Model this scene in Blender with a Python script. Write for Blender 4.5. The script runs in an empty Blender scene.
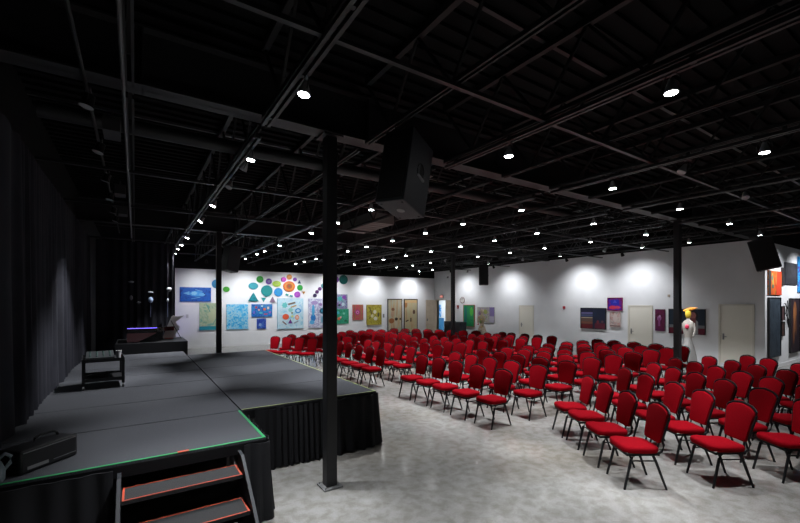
import bpy, math, random
from math import sin, cos, pi, radians
from mathutils import Vector, Matrix
random.seed(7)
sc = bpy.context.scene
COL = sc.collection

# ------------------------------------------------------------------ camera, world, exposure
FPX, PW = 402.0, 800.0
YAW = math.atan(265.0 / FPX)                     # camera looks this far clockwise from +Y
CS, SN = cos(YAW), sin(YAW)
cam_d = bpy.data.cameras.new('camera')
cam_d.sensor_width = 36.0
cam_d.lens = 36.0 * FPX / PW
cam_d.shift_y = (302 - 261.5) / PW
cam_d.clip_start = 0.05
cam = bpy.data.objects.new('camera', cam_d); COL.objects.link(cam)
cam.location = (0, 0, 2.15)
cam.rotation_euler = (pi / 2, 0, -YAW)
sc.camera = cam
w = bpy.data.worlds.new('world'); sc.world = w; w.use_nodes = True
w.node_tree.nodes['Background'].inputs[0].default_value = (0.5, 0.55, 0.7, 1)
w.node_tree.nodes['Background'].inputs[1].default_value = 0.001
sc.view_settings.view_transform = 'Standard'
sc.view_settings.look = 'None'
sc.view_settings.gamma = 1.0
sc.view_settings.use_curve_mapping = False
sc.view_settings.exposure = 0.0
LAMP_W = 480.0
WASH_W = 56.0
LAMP_COL = (0.93, 0.96, 1.0)

# ------------------------------------------------------------------ materials
MATS = {}
def mat(name, col, rough=0.6, metal=0.0, emit=0.0, spec=0.5, noise=None, bump=None, coords='Object', sheen=0):
    """noise = (scale, colour2, detail); bump = (scale, strength)"""
    if name in MATS: return MATS[name]
    m = bpy.data.materials.new(name); m.use_nodes = True
    nt = m.node_tree; b = nt.nodes['Principled BSDF']
    b.inputs['Base Color'].default_value = (*col, 1)
    b.inputs['Roughness'].default_value = rough
    b.inputs['Metallic'].default_value = metal
    b.inputs['Specular IOR Level'].default_value = spec
    if sheen: b.inputs['Sheen Weight'].default_value = sheen
    if emit:
        b.inputs['Emission Color'].default_value = (*col, 1)
        b.inputs['Emission Strength'].default_value = emit
    tc = nt.nodes.new('ShaderNodeTexCoord')
    if noise:
        n = nt.nodes.new('ShaderNodeTexNoise'); n.inputs['Scale'].default_value = noise[0]
        n.inputs['Detail'].default_value = noise[2] if len(noise) > 2 else 4
        r = nt.nodes.new('ShaderNodeValToRGB')
        r.color_ramp.elements[0].position = 0.35; r.color_ramp.elements[0].color = (*col, 1)
        r.color_ramp.elements[1].position = 0.65; r.color_ramp.elements[1].color = (*noise[1], 1)
        nt.links.new(tc.outputs[coords], n.inputs['Vector']); nt.links.new(n.outputs['Fac'], r.inputs[0])
        nt.links.new(r.outputs[0], b.inputs['Base Color'])
    if bump:
        n2 = nt.nodes.new('ShaderNodeTexNoise'); n2.inputs['Scale'].default_value = bump[0]
        n2.inputs['Detail'].default_value = 3
        bp = nt.nodes.new('ShaderNodeBump'); bp.inputs['Strength'].default_value = bump[1]
        bp.inputs['Distance'].default_value = 0.01
        nt.links.new(tc.outputs[coords], n2.inputs['Vector']); nt.links.new(n2.outputs['Fac'], bp.inputs['Height'])
        nt.links.new(bp.outputs[0], b.inputs['Normal'])
    MATS[name] = m
    return m

def mat_swirl(name, cols, scale=6, distort=1.5, stretch=(1, 1, 1), rough=0.5):
    """painted canvas: a distorted noise run through several pigments"""
    if name in MATS: return MATS[name]
    m = bpy.data.materials.new(name); m.use_nodes = True
    nt = m.node_tree; b = nt.nodes['Principled BSDF']; b.inputs['Roughness'].default_value = rough
    tc = nt.nodes.new('ShaderNodeTexCoord'); mp = nt.nodes.new('ShaderNodeMapping')
    mp.inputs['Scale'].default_value = stretch
    mp.inputs['Location'].default_value = (random.uniform(0, 9), random.uniform(0, 9), random.uniform(0, 9))
    n = nt.nodes.new('ShaderNodeTexNoise'); n.inputs['Scale'].default_value = scale
    n.inputs['Detail'].default_value = 5; n.inputs['Distortion'].default_value = distort
    r = nt.nodes.new('ShaderNodeValToRGB'); r.color_ramp.interpolation = 'LINEAR'
    e = r.color_ramp.elements
    k = len(cols)
    for i, c in enumerate(cols):
        p = 0.3 + 0.4 * i / max(1, k - 1)
        if i < 2: e[i].position = p; el = e[i]
        else: el = e.new(p)
        el.color = (*[v * (.45 + .45 * v) for v in c], 1)
    nt.links.new(tc.outputs['Object'], mp.inputs['Vector']); nt.links.new(mp.outputs[0], n.inputs['Vector'])
    nt.links.new(n.outputs['Fac'], r.inputs[0]); nt.links.new(r.outputs[0], b.inputs['Base Color'])
    MATS[name] = m
    return m

def mat_floor():
    m = bpy.data.materials.new('polished_concrete'); m.use_nodes = True
    nt = m.node_tree; b = nt.nodes['Principled BSDF']
    tc = nt.nodes.new('ShaderNodeTexCoord')
    def nz(s, d, dist=0.0):
        n = nt.nodes.new('ShaderNodeTexNoise'); n.inputs['Scale'].default_value = s
        n.inputs['Detail'].default_value = d; n.inputs['Distortion'].default_value = dist
        nt.links.new(tc.outputs['Object'], n.inputs['Vector']); return n
    def ramp(n, a, bb, p0=0.35, p1=0.65):
        r = nt.nodes.new('ShaderNodeValToRGB')
        r.color_ramp.elements[0].position = p0; r.color_ramp.elements[0].color = (*a, 1)
        r.color_ramp.elements[1].position = p1; r.color_ramp.elements[1].color = (*bb, 1)
        nt.links.new(n.outputs['Fac'], r.inputs[0]); return r
    a = ramp(nz(0.8, 9, 0.25), (0.27, 0.262, 0.246), (0.37, 0.362, 0.345))
    c = ramp(nz(8.0, 10, 0.3), (0.76, 0.745, 0.71), (1.0, 1.0, 1.0), 0.36, 0.6)
    g = ramp(nz(70.0, 4), (0.82, 0.82, 0.82), (1, 1, 1))
    t = ramp(nz(0.45, 4, 0.3), (1, 1, 1), (1.0, 0.93, 0.83), 0.5, 0.75)
    def mul(x, y):
        q = nt.nodes.new('ShaderNodeMix'); q.data_type = 'RGBA'; q.blend_type = 'MULTIPLY'
        q.inputs[0].default_value = 1.0
        nt.links.new(x, q.inputs[6]); nt.links.new(y, q.inputs[7]); return q.outputs[2]
    o = mul(mul(mul(a.outputs[0], c.outputs[0]), g.outputs[0]), t.outputs[0])
    nt.links.new(o, b.inputs['Base Color'])
    rr = nt.nodes.new('ShaderNodeMapRange'); rr.inputs[1].default_value = 0.3; rr.inputs[2].default_value = 0.7
    rr.inputs[3].default_value = 0.09; rr.inputs[4].default_value = 0.17
    nt.links.new(nz(3.0, 6).outputs['Fac'], rr.inputs[0]); nt.links.new(rr.outputs[0], b.inputs['Roughness'])
    bp = nt.nodes.new('ShaderNodeBump'); bp.inputs['Strength'].default_value = 0.12; bp.inputs['Distance'].default_value = 0.01
    nt.links.new(nz(9.0, 3).outputs['Fac'], bp.inputs['Height']); nt.links.new(bp.outputs[0], b.inputs['Normal'])
    b.inputs['Specular IOR Level'].default_value = 0.45
    return m

BLACKP = mat('black_painted_steel', (0.012, 0.012, 0.014), 0.5, bump=(30, 0.1))
JOIST = mat('black_sprayed_steel', (0.008, 0.008, 0.009), 0.6)
TRACKM = mat('black_track_metal', (0.022, 0.022, 0.024), 0.42, spec=0.5)
DECKM = mat('black_roof_deck', (0.0055, 0.0055, 0.006), 0.9, spec=0.2)
WALLM = mat('white_wall_paint', (0.72, 0.72, 0.735), 0.75, noise=(2.0, (0.76, 0.76, 0.775)), bump=(60, 0.05))
DRAPE = mat('black_drape', (0.016, 0.016, 0.022), 0.9, noise=(3, (0.022, 0.022, 0.029)), spec=0.2)
SKIRT = mat('black_stage_skirt_cloth', (0.010, 0.010, 0.012), 0.8, spec=0.3)
CARPET = mat('dark_grey_stage_carpet', (0.026, 0.027, 0.032), 0.95, noise=(160, (0.068, 0.070, 0.080), 3), bump=(220, 0.4))
TREADM = mat('charcoal_stair_carpet', (0.013, 0.013, 0.014), 0.95, noise=(160, (0.032, 0.032, 0.033), 3), bump=(220, 0.4))
GREEN = mat('green_tape', (0.012, 0.27, 0.08), 0.5)
OLIVE = mat('pale_green_tape', (0.30, 0.34, 0.12), 0.5)
ORANGE = mat('orange_tape', (0.46, 0.065, 0.03), 0.5)
RED = mat('red_upholstery', (0.25, 0.0018, 0.0068), 0.9, noise=(90, (0.20, 0.0013, 0.0055), 2), bump=(350, 0.25), spec=0.05)
FRAME = mat('black_chair_frame', (0.006, 0.006, 0.007), 0.5, spec=0.3)
LENS = mat('lamp_lens', (0.95, 0.98, 1.0), 0.3, emit=40.0)
GLASSOFF = mat('unlit_lamp_glass', (0.45, 0.45, 0.47), 0.15)
SPK = mat('black_speaker_cabinet', (0.022, 0.025, 0.032), 0.5, bump=(120, 0.3))
GRILLE = mat('black_speaker_grille', (0.006, 0.006, 0.007), 0.7)
GREYM = mat('grey_metal', (0.22, 0.22, 0.23), 0.4, 0.4)
DOORM = mat('cream_door_paint', (0.76, 0.72, 0.63), 0.55)
WOODD = mat('pale_wood_door', (0.52, 0.42, 0.31), 0.5, noise=(3, (0.60, 0.50, 0.38)))
CHROME = mat('chrome', (0.6, 0.6, 0.6), 0.2, 1.0)
DUCTP = mat('light_grey_duct', (0.20, 0.19, 0.18), 0.7)

# ------------------------------------------------------------------ mesh helpers
class MB:
    def __init__(s): s.v = []; s.f = []; s.mi = []; s.cur = 0
    def add(s, vs, fs):
        o = len(s.v); s.v += [tuple(v) for v in vs]
        for f in fs: s.f.append([i + o for i in f]); s.mi.append(s.cur)
        return s
    def box(s, x0, x1, y0, y1, z0, z1, M=None):
        vs = [Vector((x, y, z)) for z in (z0, z1) for y in (y0, y1) for x in (x0, x1)]
        if M is not None: vs = [M @ v for v in vs]
        return s.add(vs, [(0, 2, 3, 1), (4, 5, 7, 6), (0, 1, 5, 4), (2, 6, 7, 3), (0, 4, 6, 2), (1, 3, 7, 5)])
    def tube(s, pts, r, n=6, closed=False):
        pts = [Vector(p) for p in pts]; rings = []; N = len(pts)
        up = Vector((0, 0, 1))
        for i, p in enumerate(pts):
            a = pts[(i - 1) % N] if (closed or i > 0) else p
            b = pts[(i + 1) % N] if (closed or i < N - 1) else p
            t = (b - a).normalized()
            ref = up if abs(t.dot(up)) < 0.95 else Vector((1, 0, 0))
            u = t.cross(ref).normalized(); v = t.cross(u).normalized()
            rr = r[i] if isinstance(r, (list, tuple)) else r
            rings.append([p + u * (rr * cos(2 * pi * k / n)) + v * (rr * sin(2 * pi * k / n)) for k in range(n)])
        vs = [q for rg in rings for q in rg]; fs = []
        for i in range(N if closed else N - 1):
            j = (i + 1) % N
            for k in range(n):
                k2 = (k + 1) % n
                fs.append((i * n + k, j * n + k, j * n + k2, i * n + k2))
        if not closed:
            fs.append(tuple(range(n))); fs.append(tuple((N - 1) * n + k for k in reversed(range(n))))
        return s.add(vs, fs)
    def bar(s, p, q, wd, ht):                    # square bar between two points
        p, q = Vector(p), Vector(q); t = (q - p).normalized()
        ref = Vector((0, 0, 1)) if abs(t.z) < 0.95 else Vector((1, 0, 0))
        u = t.cross(ref).normalized() * wd / 2; v = u.cross(t).normalized() * ht / 2
        vs = [a + i * u + j * v for a in (p, q) for i, j in ((-1, -1), (1, -1), (1, 1), (-1, 1))]
        return s.add(vs, [(0, 1, 2, 3), (7, 6, 5, 4), (0, 4, 5, 1), (1, 5, 6, 2), (2, 6, 7, 3), (3, 7, 4, 0)])
    def lathe(s, prof, n=16, M=None):
        vs = []; fs = []
        for r, z in prof:
            for k in range(n):
                v = Vector((r * cos(2 * pi * k / n), r * sin(2 * pi * k / n), z)); vs.append(M @ v if M is not None else v)
        for i in range(len(prof) - 1):
            for k in range(n):
                k2 = (k + 1) % n; fs.append((i * n + k, i * n + k2, (i + 1) * n + k2, (i + 1) * n + k))
        fs.append(tuple(reversed(range(n)))); fs.append(tuple((len(prof) - 1) * n + k for k in range(n)))
        return s.add(vs, fs)
    def loft(s, rings, cap=True):
        n = len(rings[0]); vs = [v for r in rings for v in r]; fs = []
        for i in range(len(rings) - 1):
            for k in range(n):
                k2 = (k + 1) % n; fs.append((i * n + k, i * n + k2, (i + 1) * n + k2, (i + 1) * n + k))
        if cap: fs.append(tuple(reversed(range(n)))); fs.append(tuple((len(rings) - 1) * n + k for k in range(n)))
        return s.add(vs, fs)
    def prism(s, pts, axis, a, b):               # polygon extruded along an axis
        def mk(u, v, t): return {'x': (t, u, v), 'y': (u, t, v), 'z': (u, v, t)}[axis]
        return s.loft([[mk(u, v, a) for u, v in pts], [mk(u, v, b) for u, v in pts]])
    def build(s, name, m, parent=None, loc=None, smooth=False, bevel=0):
        me = bpy.data.meshes.new(name); me.from_pydata(s.v, [], s.f)
        ms = m if isinstance(m, (list, tuple)) else [m]
        for x in ms: me.materials.append(x)
        if len(ms) > 1: me.polygons.foreach_set('material_index', s.mi)
        import bmesh
        bm = bmesh.new(); bm.from_mesh(me); bmesh.ops.recalc_face_normals(bm, faces=bm.faces); bm.to_mesh(me); bm.free()
        if smooth:
            me.polygons.foreach_set('use_smooth', [True] * len(me.polygons))
        me.update()
        o = bpy.data.objects.new(name, me); COL.objects.link(o)
        if smooth: 
            try: me.set_sharp_from_angle(angle=radians(40))
            except Exception: pass
        if parent is not None: o.parent = parent
        if loc is not None: o.location = loc
        if bevel:
            b = o.modifiers.new('bevel', 'BEVEL'); b.width = bevel; b.segments = 2; b.limit_method = 'ANGLE'
        return o

def tag(o, label=None, cat=None, group=None, kind=None):
    if label: o['label'] = label
    if cat: o['category'] = cat
    if group: o['group'] = group
    if kind: o['kind'] = kind
    return o
def thing(name, label, cat, loc=(0, 0, 0), rz=0, group=None):
    o = bpy.data.objects.new(name, None); COL.objects.link(o)
    o.empty_display_size = 0.2
    o.location = loc; o.rotation_euler = (0, 0, rz)
    return tag(o, label, cat, group)
def struct(o, label=None, cat=None):
    o['kind'] = 'structure'
    if label: o['label'] = label
    if cat: o['category'] = cat
    return o
def dup(root, loc, rz=None, label=None, group=None, rot=None):
    r = root.copy(); COL.objects.link(r); r.location = loc
    if rz is not None: r.rotation_euler = (0, 0, rz)
    if rot is not None: r.rotation_euler = rot
    if label: r['label'] = label
    if group: r['group'] = group
    for ch in [c for c in root.children]:
        c = ch.copy(); COL.objects.link(c); c.parent = r
        for g in [q for q in ch.children]:
            d = g.copy(); COL.objects.link(d); d.parent = c
    return r
ORD = ['', 'first', 'second', 'third', 'fourth', 'fifth', 'sixth', 'seventh', 'eighth', 'ninth', 'tenth',
       'eleventh', 'twelfth', 'thirteenth', 'fourteenth', 'fifteenth', 'sixteenth', 'seventeenth']

# ------------------------------------------------------------------ setting
XL, YB, XR, YC = -1.15, 20.8, 16.4, 4.2          # curtain side, back wall, right wall, wing wall
XE, YF, ZC = 24.0, -4.0, 4.85
struct(MB().box(XL - .2, XE + .2, YF - .2, YB + 3.2, -0.2, 0).build('floor', mat_floor()), 'polished grey concrete floor', 'floor')
c = MB().box(XL - .2, XE + .2, YF - .2, YB + 3.2, ZC, ZC + .2)
y = YF
while y < YB:
    c.box(XL, XE, y, y + .06, ZC - .04, ZC + .001); y += .2
struct(c.build('ceiling', DECKM), 'black corrugated roof deck', 'ceiling')
struct(MB().box(XL - .15, XL, YF, YB, 0, ZC).build('wall_left', DECKM))
BW = MB().box(XL, XR + .15, YB, YB + .15, 0, 3.69); struct(BW.build('wall_back', WALLM))
struct(MB().box(XL, XR + .15, YB - .02, YB + .17, 3.69, ZC).build('trim_1', DECKM), 'black band above the white back wall', 'trim')
D1Y0, D1Y1 = 19.62, 20.5                          # doorway in the corner
W = MB()
W.box(XR, XR + .15, YC, D1Y0, 0, 4.12)
W.box(XR, XR + .15, D1Y1, YB, 0, 4.12)
W.box(XR, XR + .15, D1Y0, D1Y1, 2.26, 4.12)
struct(W.build('wall_right', WALLM))
struct(MB().box(XR - .02, XR + .17, YC - .02, YB, 4.12, ZC).build('trim_2', DECKM), 'black band above the white right wall', 'trim')
struct(MB().box(XR + .15, XE, YC, YC + .15, 0, 4.05).build('wall_wing', WALLM))
struct(MB().box(XR + .17, XE, YC - .02, YC + .17, 4.05, ZC).build('trim_3', DECKM))
struct(MB().box(XE, XE + .15, YF, YC, 0, ZC).build('wall_end', WALLM))
struct(MB().box(XL, XE, YF - .15, YF, 0, ZC).build('wall_front', mat('dark_grey_wall', (.08, .08, .085), .8)))
WHT = mat('white_trim_paint', (0.74, 0.74, 0.75), 0.5)
struct(MB().box(1.6, XR - .02, YB - .02, YB, 0, .12).build('baseboard_back', WHT))
struct(MB().box(XR - .02, XR, YC - .02, D1Y0 - .06, 0, .12).build('baseboard_right', WHT))
struct(MB().box(XR, XE, YC - .02, YC, 0, .12).build('baseboard_wing', WHT))
# lobby behind the corner doorway
LB = MB(); LB.box(XR + 2.6, XR + 2.75, 18.4, 23.9, 0, 3); LB.box(XR + .15, XR + 2.75, 23.9, 24, 0, 3)
LB.box(XR + .15, XR + 2.75, 18.3, 18.4, 0, 3); LB.box(XR + .15, XR + 2.75, 18.3, 24, 3, 3.1)
LB.box(XR, XR + .15, YB + .15, 24, 0, 3)
struct(LB.build('wall_lobby', WALLM), 'white lobby behind the corner doorway', 'wall')
ld = bpy.data.lights.new('lobby_lamp', 'AREA'); ld.energy = 90; ld.size = 1.0; ld.color = (.85, .95, 1.0)
lo = bpy.data.objects.new('lobby_lamp', ld); COL.objects.link(lo); lo.location = (XR + 1.4, 21.8, 2.95)

# doors
def wall_door(n, y0, y1, h, handle_y, recess):
    f = MB(); t = .05
    f.box(XR - .03, XR + .001, y0 - t, y0, 0, h + t); f.box(XR - .03, XR + .001, y1, y1 + t, 0, h + t)
    f.box(XR - .03, XR + .001, y0, y1, h, h + t)
    d = struct(MB().box(XR - .012, XR + .03, y0, y1, .01, h).build('door_%d' % n, DOORM))
    f.build('door_frame', mat('cream_frame_paint', (.66, .62, .54), .5), d)
    hm = MB(); hm.tube([(XR - .012, handle_y, 1.0), (XR - .07, handle_y, 1.0)], .012, 8)
    s_ = 1 if handle_y < (y0 + y1) / 2 else -1
    hm.tube([(XR - .07, handle_y, 1.0), (XR - .07, handle_y + s_ * .11, 1.0)], .01, 8)
    hm.box(XR - .018, XR - .01, handle_y - .025, handle_y + .025, .9, 1.1)
    hm.build('door_handle', GREYM, d)
wall_door(1, 12.95, 13.75, 1.93, 13.65, 0)
wall_door(2, 7.50, 8.32, 1.97, 8.24, 0)
wall_door(3, 4.50, 5.34, 2.03, 5.26, 0)
# corner doorway: frame and two open leaves
f = MB()
f.box(XR - .03, XR + .16, D1Y0 - .05, D1Y0, 0, 2.31); f.box(XR - .03, XR + .16, D1Y1, D1Y1 + .05, 0, 2.31); f.box(XR - .03, XR + .16, D1Y0, D1Y1, 2.26, 2.31)
struct(f.build('trim_4', mat('pale_wood_casing', (.55, .46, .36), .5)))
d4 = struct(MB().box(0, .97, -.02, .02, .01, 2.28).build('door_4', WOODD, loc=(XR - .05, 20.48, 0))); d4.rotation_euler = (0, 0, radians(188))
MB().box(.86, .92, .02, .06, .95, 1.1).build('door_handle', GREYM, d4)
d5 = struct(MB().box(XR - .09, XR - .045, 18.86, 19.55, .01, 2.26).build('door_5', WOODD))
MB().box(XR - .13, XR - .09, 18.92, 18.98, .95, 1.1).build('door_handle', GREYM, d5)
# lobby pictures
def canvas(name, label, cat, plane, a0, a1, z0, z1, m, shapes=(), t=.04, frame=None, group=None, face=None):
    """a picture on a wall. plane 'back' (y=YB), 'right' (x=XR), 'wing' (y=YC) or 'lobby'. shapes: (kind,u,v,ru,rv,colour[,ang]) in 0..1 from the top left as seen"""
    W_ = a1 - a0; H_ = z1 - z0
    org = {'back': Vector(((a0 + a1) / 2, YB, (z0 + z1) / 2)), 'right': Vector((XR, (a0 + a1) / 2, (z0 + z1) / 2)),
           'wing': Vector(((a0 + a1) / 2, YC, (z0 + z1) / 2)), 'lobby': Vector((XR + 2.6, (a0 + a1) / 2, (z0 + z1) / 2))}[plane]
    rz = {'back': 0, 'wing': 0, 'right': -pi / 2, 'lobby': -pi / 2}[plane]   # local +x runs to the viewer's right, local -y faces the room
    root = thing(name, label, cat, org, rz, group)
    mats_ = [m]; mb = MB(); mb.box(-W_ / 2, W_ / 2, -t, -.002, -H_ / 2, H_ / 2)
    cols = {}
    for i, sh in enumerate(shapes):
        kind, u, v, ru, rv, col = sh[:6]; ang = sh[6] if len(sh) > 6 else 0
        key = col if isinstance(col, str) else 'pigment_%02d_%02d_%02d' % tuple(int(round(x * 99)) for x in col)
        mm = MATS[key] if isinstance(col, str) else mat(key, tuple(v * (.5 + .4 * v) for v in col), .55)
        if key not in cols: cols[key] = len(mats_); mats_.append(mm)
        mb.cur = cols[key]
        cx = -W_ / 2 + u * W_; cz = H_ / 2 - v * H_; rx = ru * W_; rzz = rv * H_
        if kind == 'e': pl = [(cos(2 * pi * k / 18) * rx, sin(2 * pi * k / 18) * rzz) for k in range(18)]
        elif kind == 't': pl = [(-rx, -rzz), (rx, -rzz), (0, rzz)]
        elif kind == 'v': pl = [(-rx, rzz), (rx, rzz), (0, -rzz)]
        elif kind == 'd': pl = [(-rx, 0), (0, -rzz), (rx, 0), (0, rzz)]
        elif kind == 's': pl = [(cos(2 * pi * k / 14) * rx * (.7 + .3 * (k % 2)), sin(2 * pi * k / 14) * rzz * (.7 + .3 * (k % 2))) for k in range(14)]
        else: pl = [(-rx, -rzz), (rx, -rzz), (rx, rzz), (-rx, rzz)]
        ca, sa = cos(radians(ang)), sin(radians(ang))
        pl = [(max(-W_ / 2, min(W_ / 2, cx + a * ca - b * sa)), max(-H_ / 2, min(H_ / 2, cz + a * sa + b * ca))) for a, b in pl]
        y_ = -t - .0008 * (i + 1)
        mb.add([(a, y_, b) for a, b in pl], [tuple(range(len(pl)))])
    mb.build('canvas', mats_, root)
    if frame:
        fm = MB(); fw = frame[1]
        for q in ((-W_ / 2 - fw, -W_ / 2, -H_ / 2 - fw, H_ / 2 + fw), (W_ / 2, W_ / 2 + fw, -H_ / 2 - fw, H_ / 2 + fw)): fm.box(q[0], q[1], -t - .02, -.001, q[2], q[3])
        for q in ((-H_ / 2 - fw, -H_ / 2), (H_ / 2, H_ / 2 + fw)): fm.box(-W_ / 2, W_ / 2, -t - .02, -.001, q[0], q[1])
        fm.build('picture_frame', frame[0], root)
    return root
BLU = (.02, .12, .5); SKY = (.05, .45, .8); TEA = (.02, .35, .38); WHI = (.85, .87, .88)
canvas('wall_picture', 'small blue picture high on the bright lobby wall through the doorway', 'picture', 'lobby', 23.25, 23.62, 1.05, 1.96, mat_swirl('lobby_blue', [BLU, SKY, WHI], 4), [('e', .5, .3, .2, .12, (.02, .1, .25)), ('e', .4, .7, .25, .1, (.02, .2, .35))])
canvas('wall_picture', 'lower blue picture of upright streaks seen through the lobby doorway', 'picture', 'lobby', 22.93, 23.62, .07, .97, mat_swirl('lobby_teal', [BLU, (.05, .35, .6), (.02, .15, .3)], 3, 1, (4, 4, .6)))

# ------------------------------------------------------------------ roof steel
def girder(Y, label):
    g = MB(); z0, z1 = 4.08, 4.62
    g.box(XL, XR - .05, Y - .11, Y + .11, z0, z0 + .02); g.box(XL, XR - .05, Y - .11, Y + .11, z1 - .02, z1); g.box(XL, XR - .05, Y - .012, Y + .012, z0, z1)
    x = XL + 1.2
    while x < XR: g.box(x, x + .015, Y - .1, Y + .1, z0, z1); x += 2.3
    return tag(g.build('steel_girder', mat('dark_grey_girder_paint', (.028, .028, .030), .5)), label, 'girder')
girder(4.35, 'black steel roof girder running above the nearest column')
girder(12.05, 'black steel roof girder running above the far columns')
LX = [1.12, 3.53, 5.80, 8.07, 10.48, 12.80]
JX = [-.04, 1.12, 2.32, 3.53, 4.66, 5.80, 6.93, 8.07, 9.27, 10.48, 11.64, 12.80, 13.95, 15.1]
BAYS = [(YF, 4.23, 'in the bay nearest the camera'), (4.47, 11.93, 'in the middle bay'), (12.17, YB - .03, 'in the far bay')]
for i, x in enumerate(JX):
  for y0, y1, bay in BAYS:
    t = thing('bar_joist', 'black open web roof joist %s, %s from the curtain' % (bay, ORD[i + 1]), 'roof joist', (x, y0, 4.03), 0, 'black open web roof joists')
    ln = y1 - y0
    ch = MB()
    for dx in (-.035, .015): ch.box(dx, dx + .02, 0, ln, 0, .04)
    ch.build('bottom_chord', JOIST, t)
    ch = MB(); ch.box(-.03, .03, 0, ln, .70, .77); ch.build('top_chord', JOIST, t)
    n = int(ln / .5); st_ = ln / n; wb = MB()
    for k in range(n):
        wb.bar((0, k * st_, .03 if k % 2 else .72), (0, (k + 1) * st_, .72 if k % 2 else .03), .026, .026)
    wb.build('web', JOIST, t)
for i, Y in enumerate([-.6, 2.62, 6.9, 9.4, 14.4, 17.3]):
    for z, nm in ((3.99, 'lower'), (4.802, 'upper')):
        tag(MB().box(XL, XR - .05, Y - .022, Y + .022, z, z + (.035 if nm == 'lower' else .007)).build('bridging_bar', TRACKM), '%s black bridging bar across the roof joists, %s out from the camera side' % (nm, ORD[i + 1]), 'bar', 'bridging bars under the roof')
# duct, curtain-side pipe and diffuser
dm = MB(); dm.tube([(XL + .3, 5.57, 4.165), (8.3, 5.57, 4.165)], .085, 14)
tag(dm.build('round_duct', mat('black_duct_paint', (.018, .018, .02), .5), smooth=True), 'long round black duct running just beyond the nearest girder', 'duct')
pr = thing('hanging_pipe', 'thin grey pipe hanging along the ceiling straight above the stage', 'pipe', (-.08, 0, 3.9))
MB().tube([(0, .8, 0), (0, 13.2, 0)], .014, 8).build('pipe', mat('dark_grey_pipe', (.09, .09, .095), .4), pr)
hb = MB()
for y in (1.5, 4.0, 6.5, 9.0, 11.5): hb.tube([(0, y, 0), (0, y, .128)], .008, 6)
hb.build('hanger_rods', JOIST, pr)
for i, y in enumerate((4.9, 7.6, 9.3)):
    b = MB(); b.box(-.12, .02, -.15, .15, -.1, .04); b.tube([(-.05, 0, .04), (-.05, 0, .13)], .012)
    b.build('control_box', mat('dark_grey_box', (.04, .04, .042), .5), pr, loc=(-.06, y, 0))
dd = thing('air_diffuser', 'flat grey air diffuser box between the joists right of the near column', 'diffuser', (5.12, 9.35, 4.10))
MB().box(-.33, .33, -.8, .8, 0, .25).build('plenum', DUCTP, dd)
v = MB()
for k in range(6): v.box(-.3, .3, -.7 + k * .25, -.68 + k * .25, -.012, 0)
v.build('vanes', DUCTP, dd)
v = MB()
for a in (-.3, .3):
    for b_ in (-.75, .75): v.tube([(a, b_, .25), (a, b_, .75)], .008, 6)
v.build('hanger_rods', JOIST, dd)
# columns
def column(x, y, label, z0=0):
    t = thing('steel_column', label, 'column', (x, y, z0))
    MB().box(-.065, .065, -.065, .065, .02, 4.08 - z0).build('post', BLACKP, t, bevel=.008)
    MB().box(-.115, .115, -.115, .115, 0, .02).build('base_plate', mat('pale_grey_grout', (.2, .2, .2), .8, noise=(20, (.1, .1, .1))) if z0 == 0 and y < 5 and x < 3 else BLACKP, t)
    b = MB()
    for a in (-.09, .09):
        for c_ in (-.09, .09): b.tube([(a, c_, .02), (a, c_, .035)], .011, 6)
    b.build('anchor_bolts', GREYM, t)
    MB().box(-.12, .12, -.12, .12, 4.06 - z0, 4.08 - z0).build('cap_plate', BLACKP, t)
    return t
column(1.90, 4.37, 'black square steel column standing in front of the stage, nearest the camera')
column(1.92, 11.95, 'black square steel column standing just behind the far edge of the stage')
column(10.72, 4.33, 'black square steel column standing among the chairs on the right')
column(10.74, 12.4, 'black square steel column standing among the far chairs before the corner doorway')

# ------------------------------------------------------------------ lamps on tracks
def lamp_light(name, power, cone, blend, parent, rot=(0, 0, 0)):
    l = bpy.data.lights.new(name, 'SPOT'); l.energy = power; l.spot_size = radians(cone); l.spot_blend = blend
    l.shadow_soft_size = .035; l.color = LAMP_COL
    o = bpy.data.objects.new(name, l); COL.objects.link(o); o.parent = parent; o.location = (0, 0, -.02)
    return o
def make_spot(lit):
    t = thing('ceiling_spotlight', '', 'spotlight')
    MB().box(-.02, .02, -.045, .045, .17, .20).build('track_adapter', TRACKM, t)
    y_ = MB(); y_.tube([(0, -.066, .02), (0, -.066, .1), (0, -.03, .15), (0, 0, .17), (0, .03, .15), (0, .066, .1), (0, .066, .02)], .005, 5)
    y_.build('yoke', TRACKM, t)
    MB().lathe([(.020, .11), (.024, .09), (.038, .055), (.050, .018), (.052, .0), (.049, -.002)], 16).build('lamp_body', mat('white_lamp_body', (.35, .35, .36), .4), t, smooth=True)
    MB().lathe([(.046, -.003), (.044, -.006), (.024, -.010), (.006, -.012)], 20).build('lens', LENS if lit else GLASSOFF, t, smooth=True)
    if lit: lamp_light('lamp_glow', LAMP_W, 64, .7, t)
    return t
SP = {0: [1.70, 3.09, 4.85, 7.54, 9.15, 11.66, 13.24, 14.31, 15.64], 1: [1.47, 3.12, 6.29, 7.72, 9.22, 11.76, 13.36, 14.35, 16.12],
      2: [1.49, 3.18, 4.84, 6.37, 7.70, 9.16, 10.62, 11.88, 14.67, 15.92, 16.98], 3: [3.22, 4.83, 6.26, 7.62, 8.98, 10.4, 11.86, 13.41, 14.54, 15.88],
      4: [3.26, 4.92, 6.36, 7.85, 9.21, 10.73, 13.54, 14.85, 16.2], 5: [3.37, 4.88, 6.11, 8.92, 12.44, 16.38, 17.55]}
TRK = ['nearest the curtain', 'second from the curtain', 'third from the curtain', 'third from the right wall', 'second from the right wall', 'nearest the right wall']
lit0 = None; unlit0 = make_spot(False); used_unlit = False
ZL = 3.80
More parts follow.
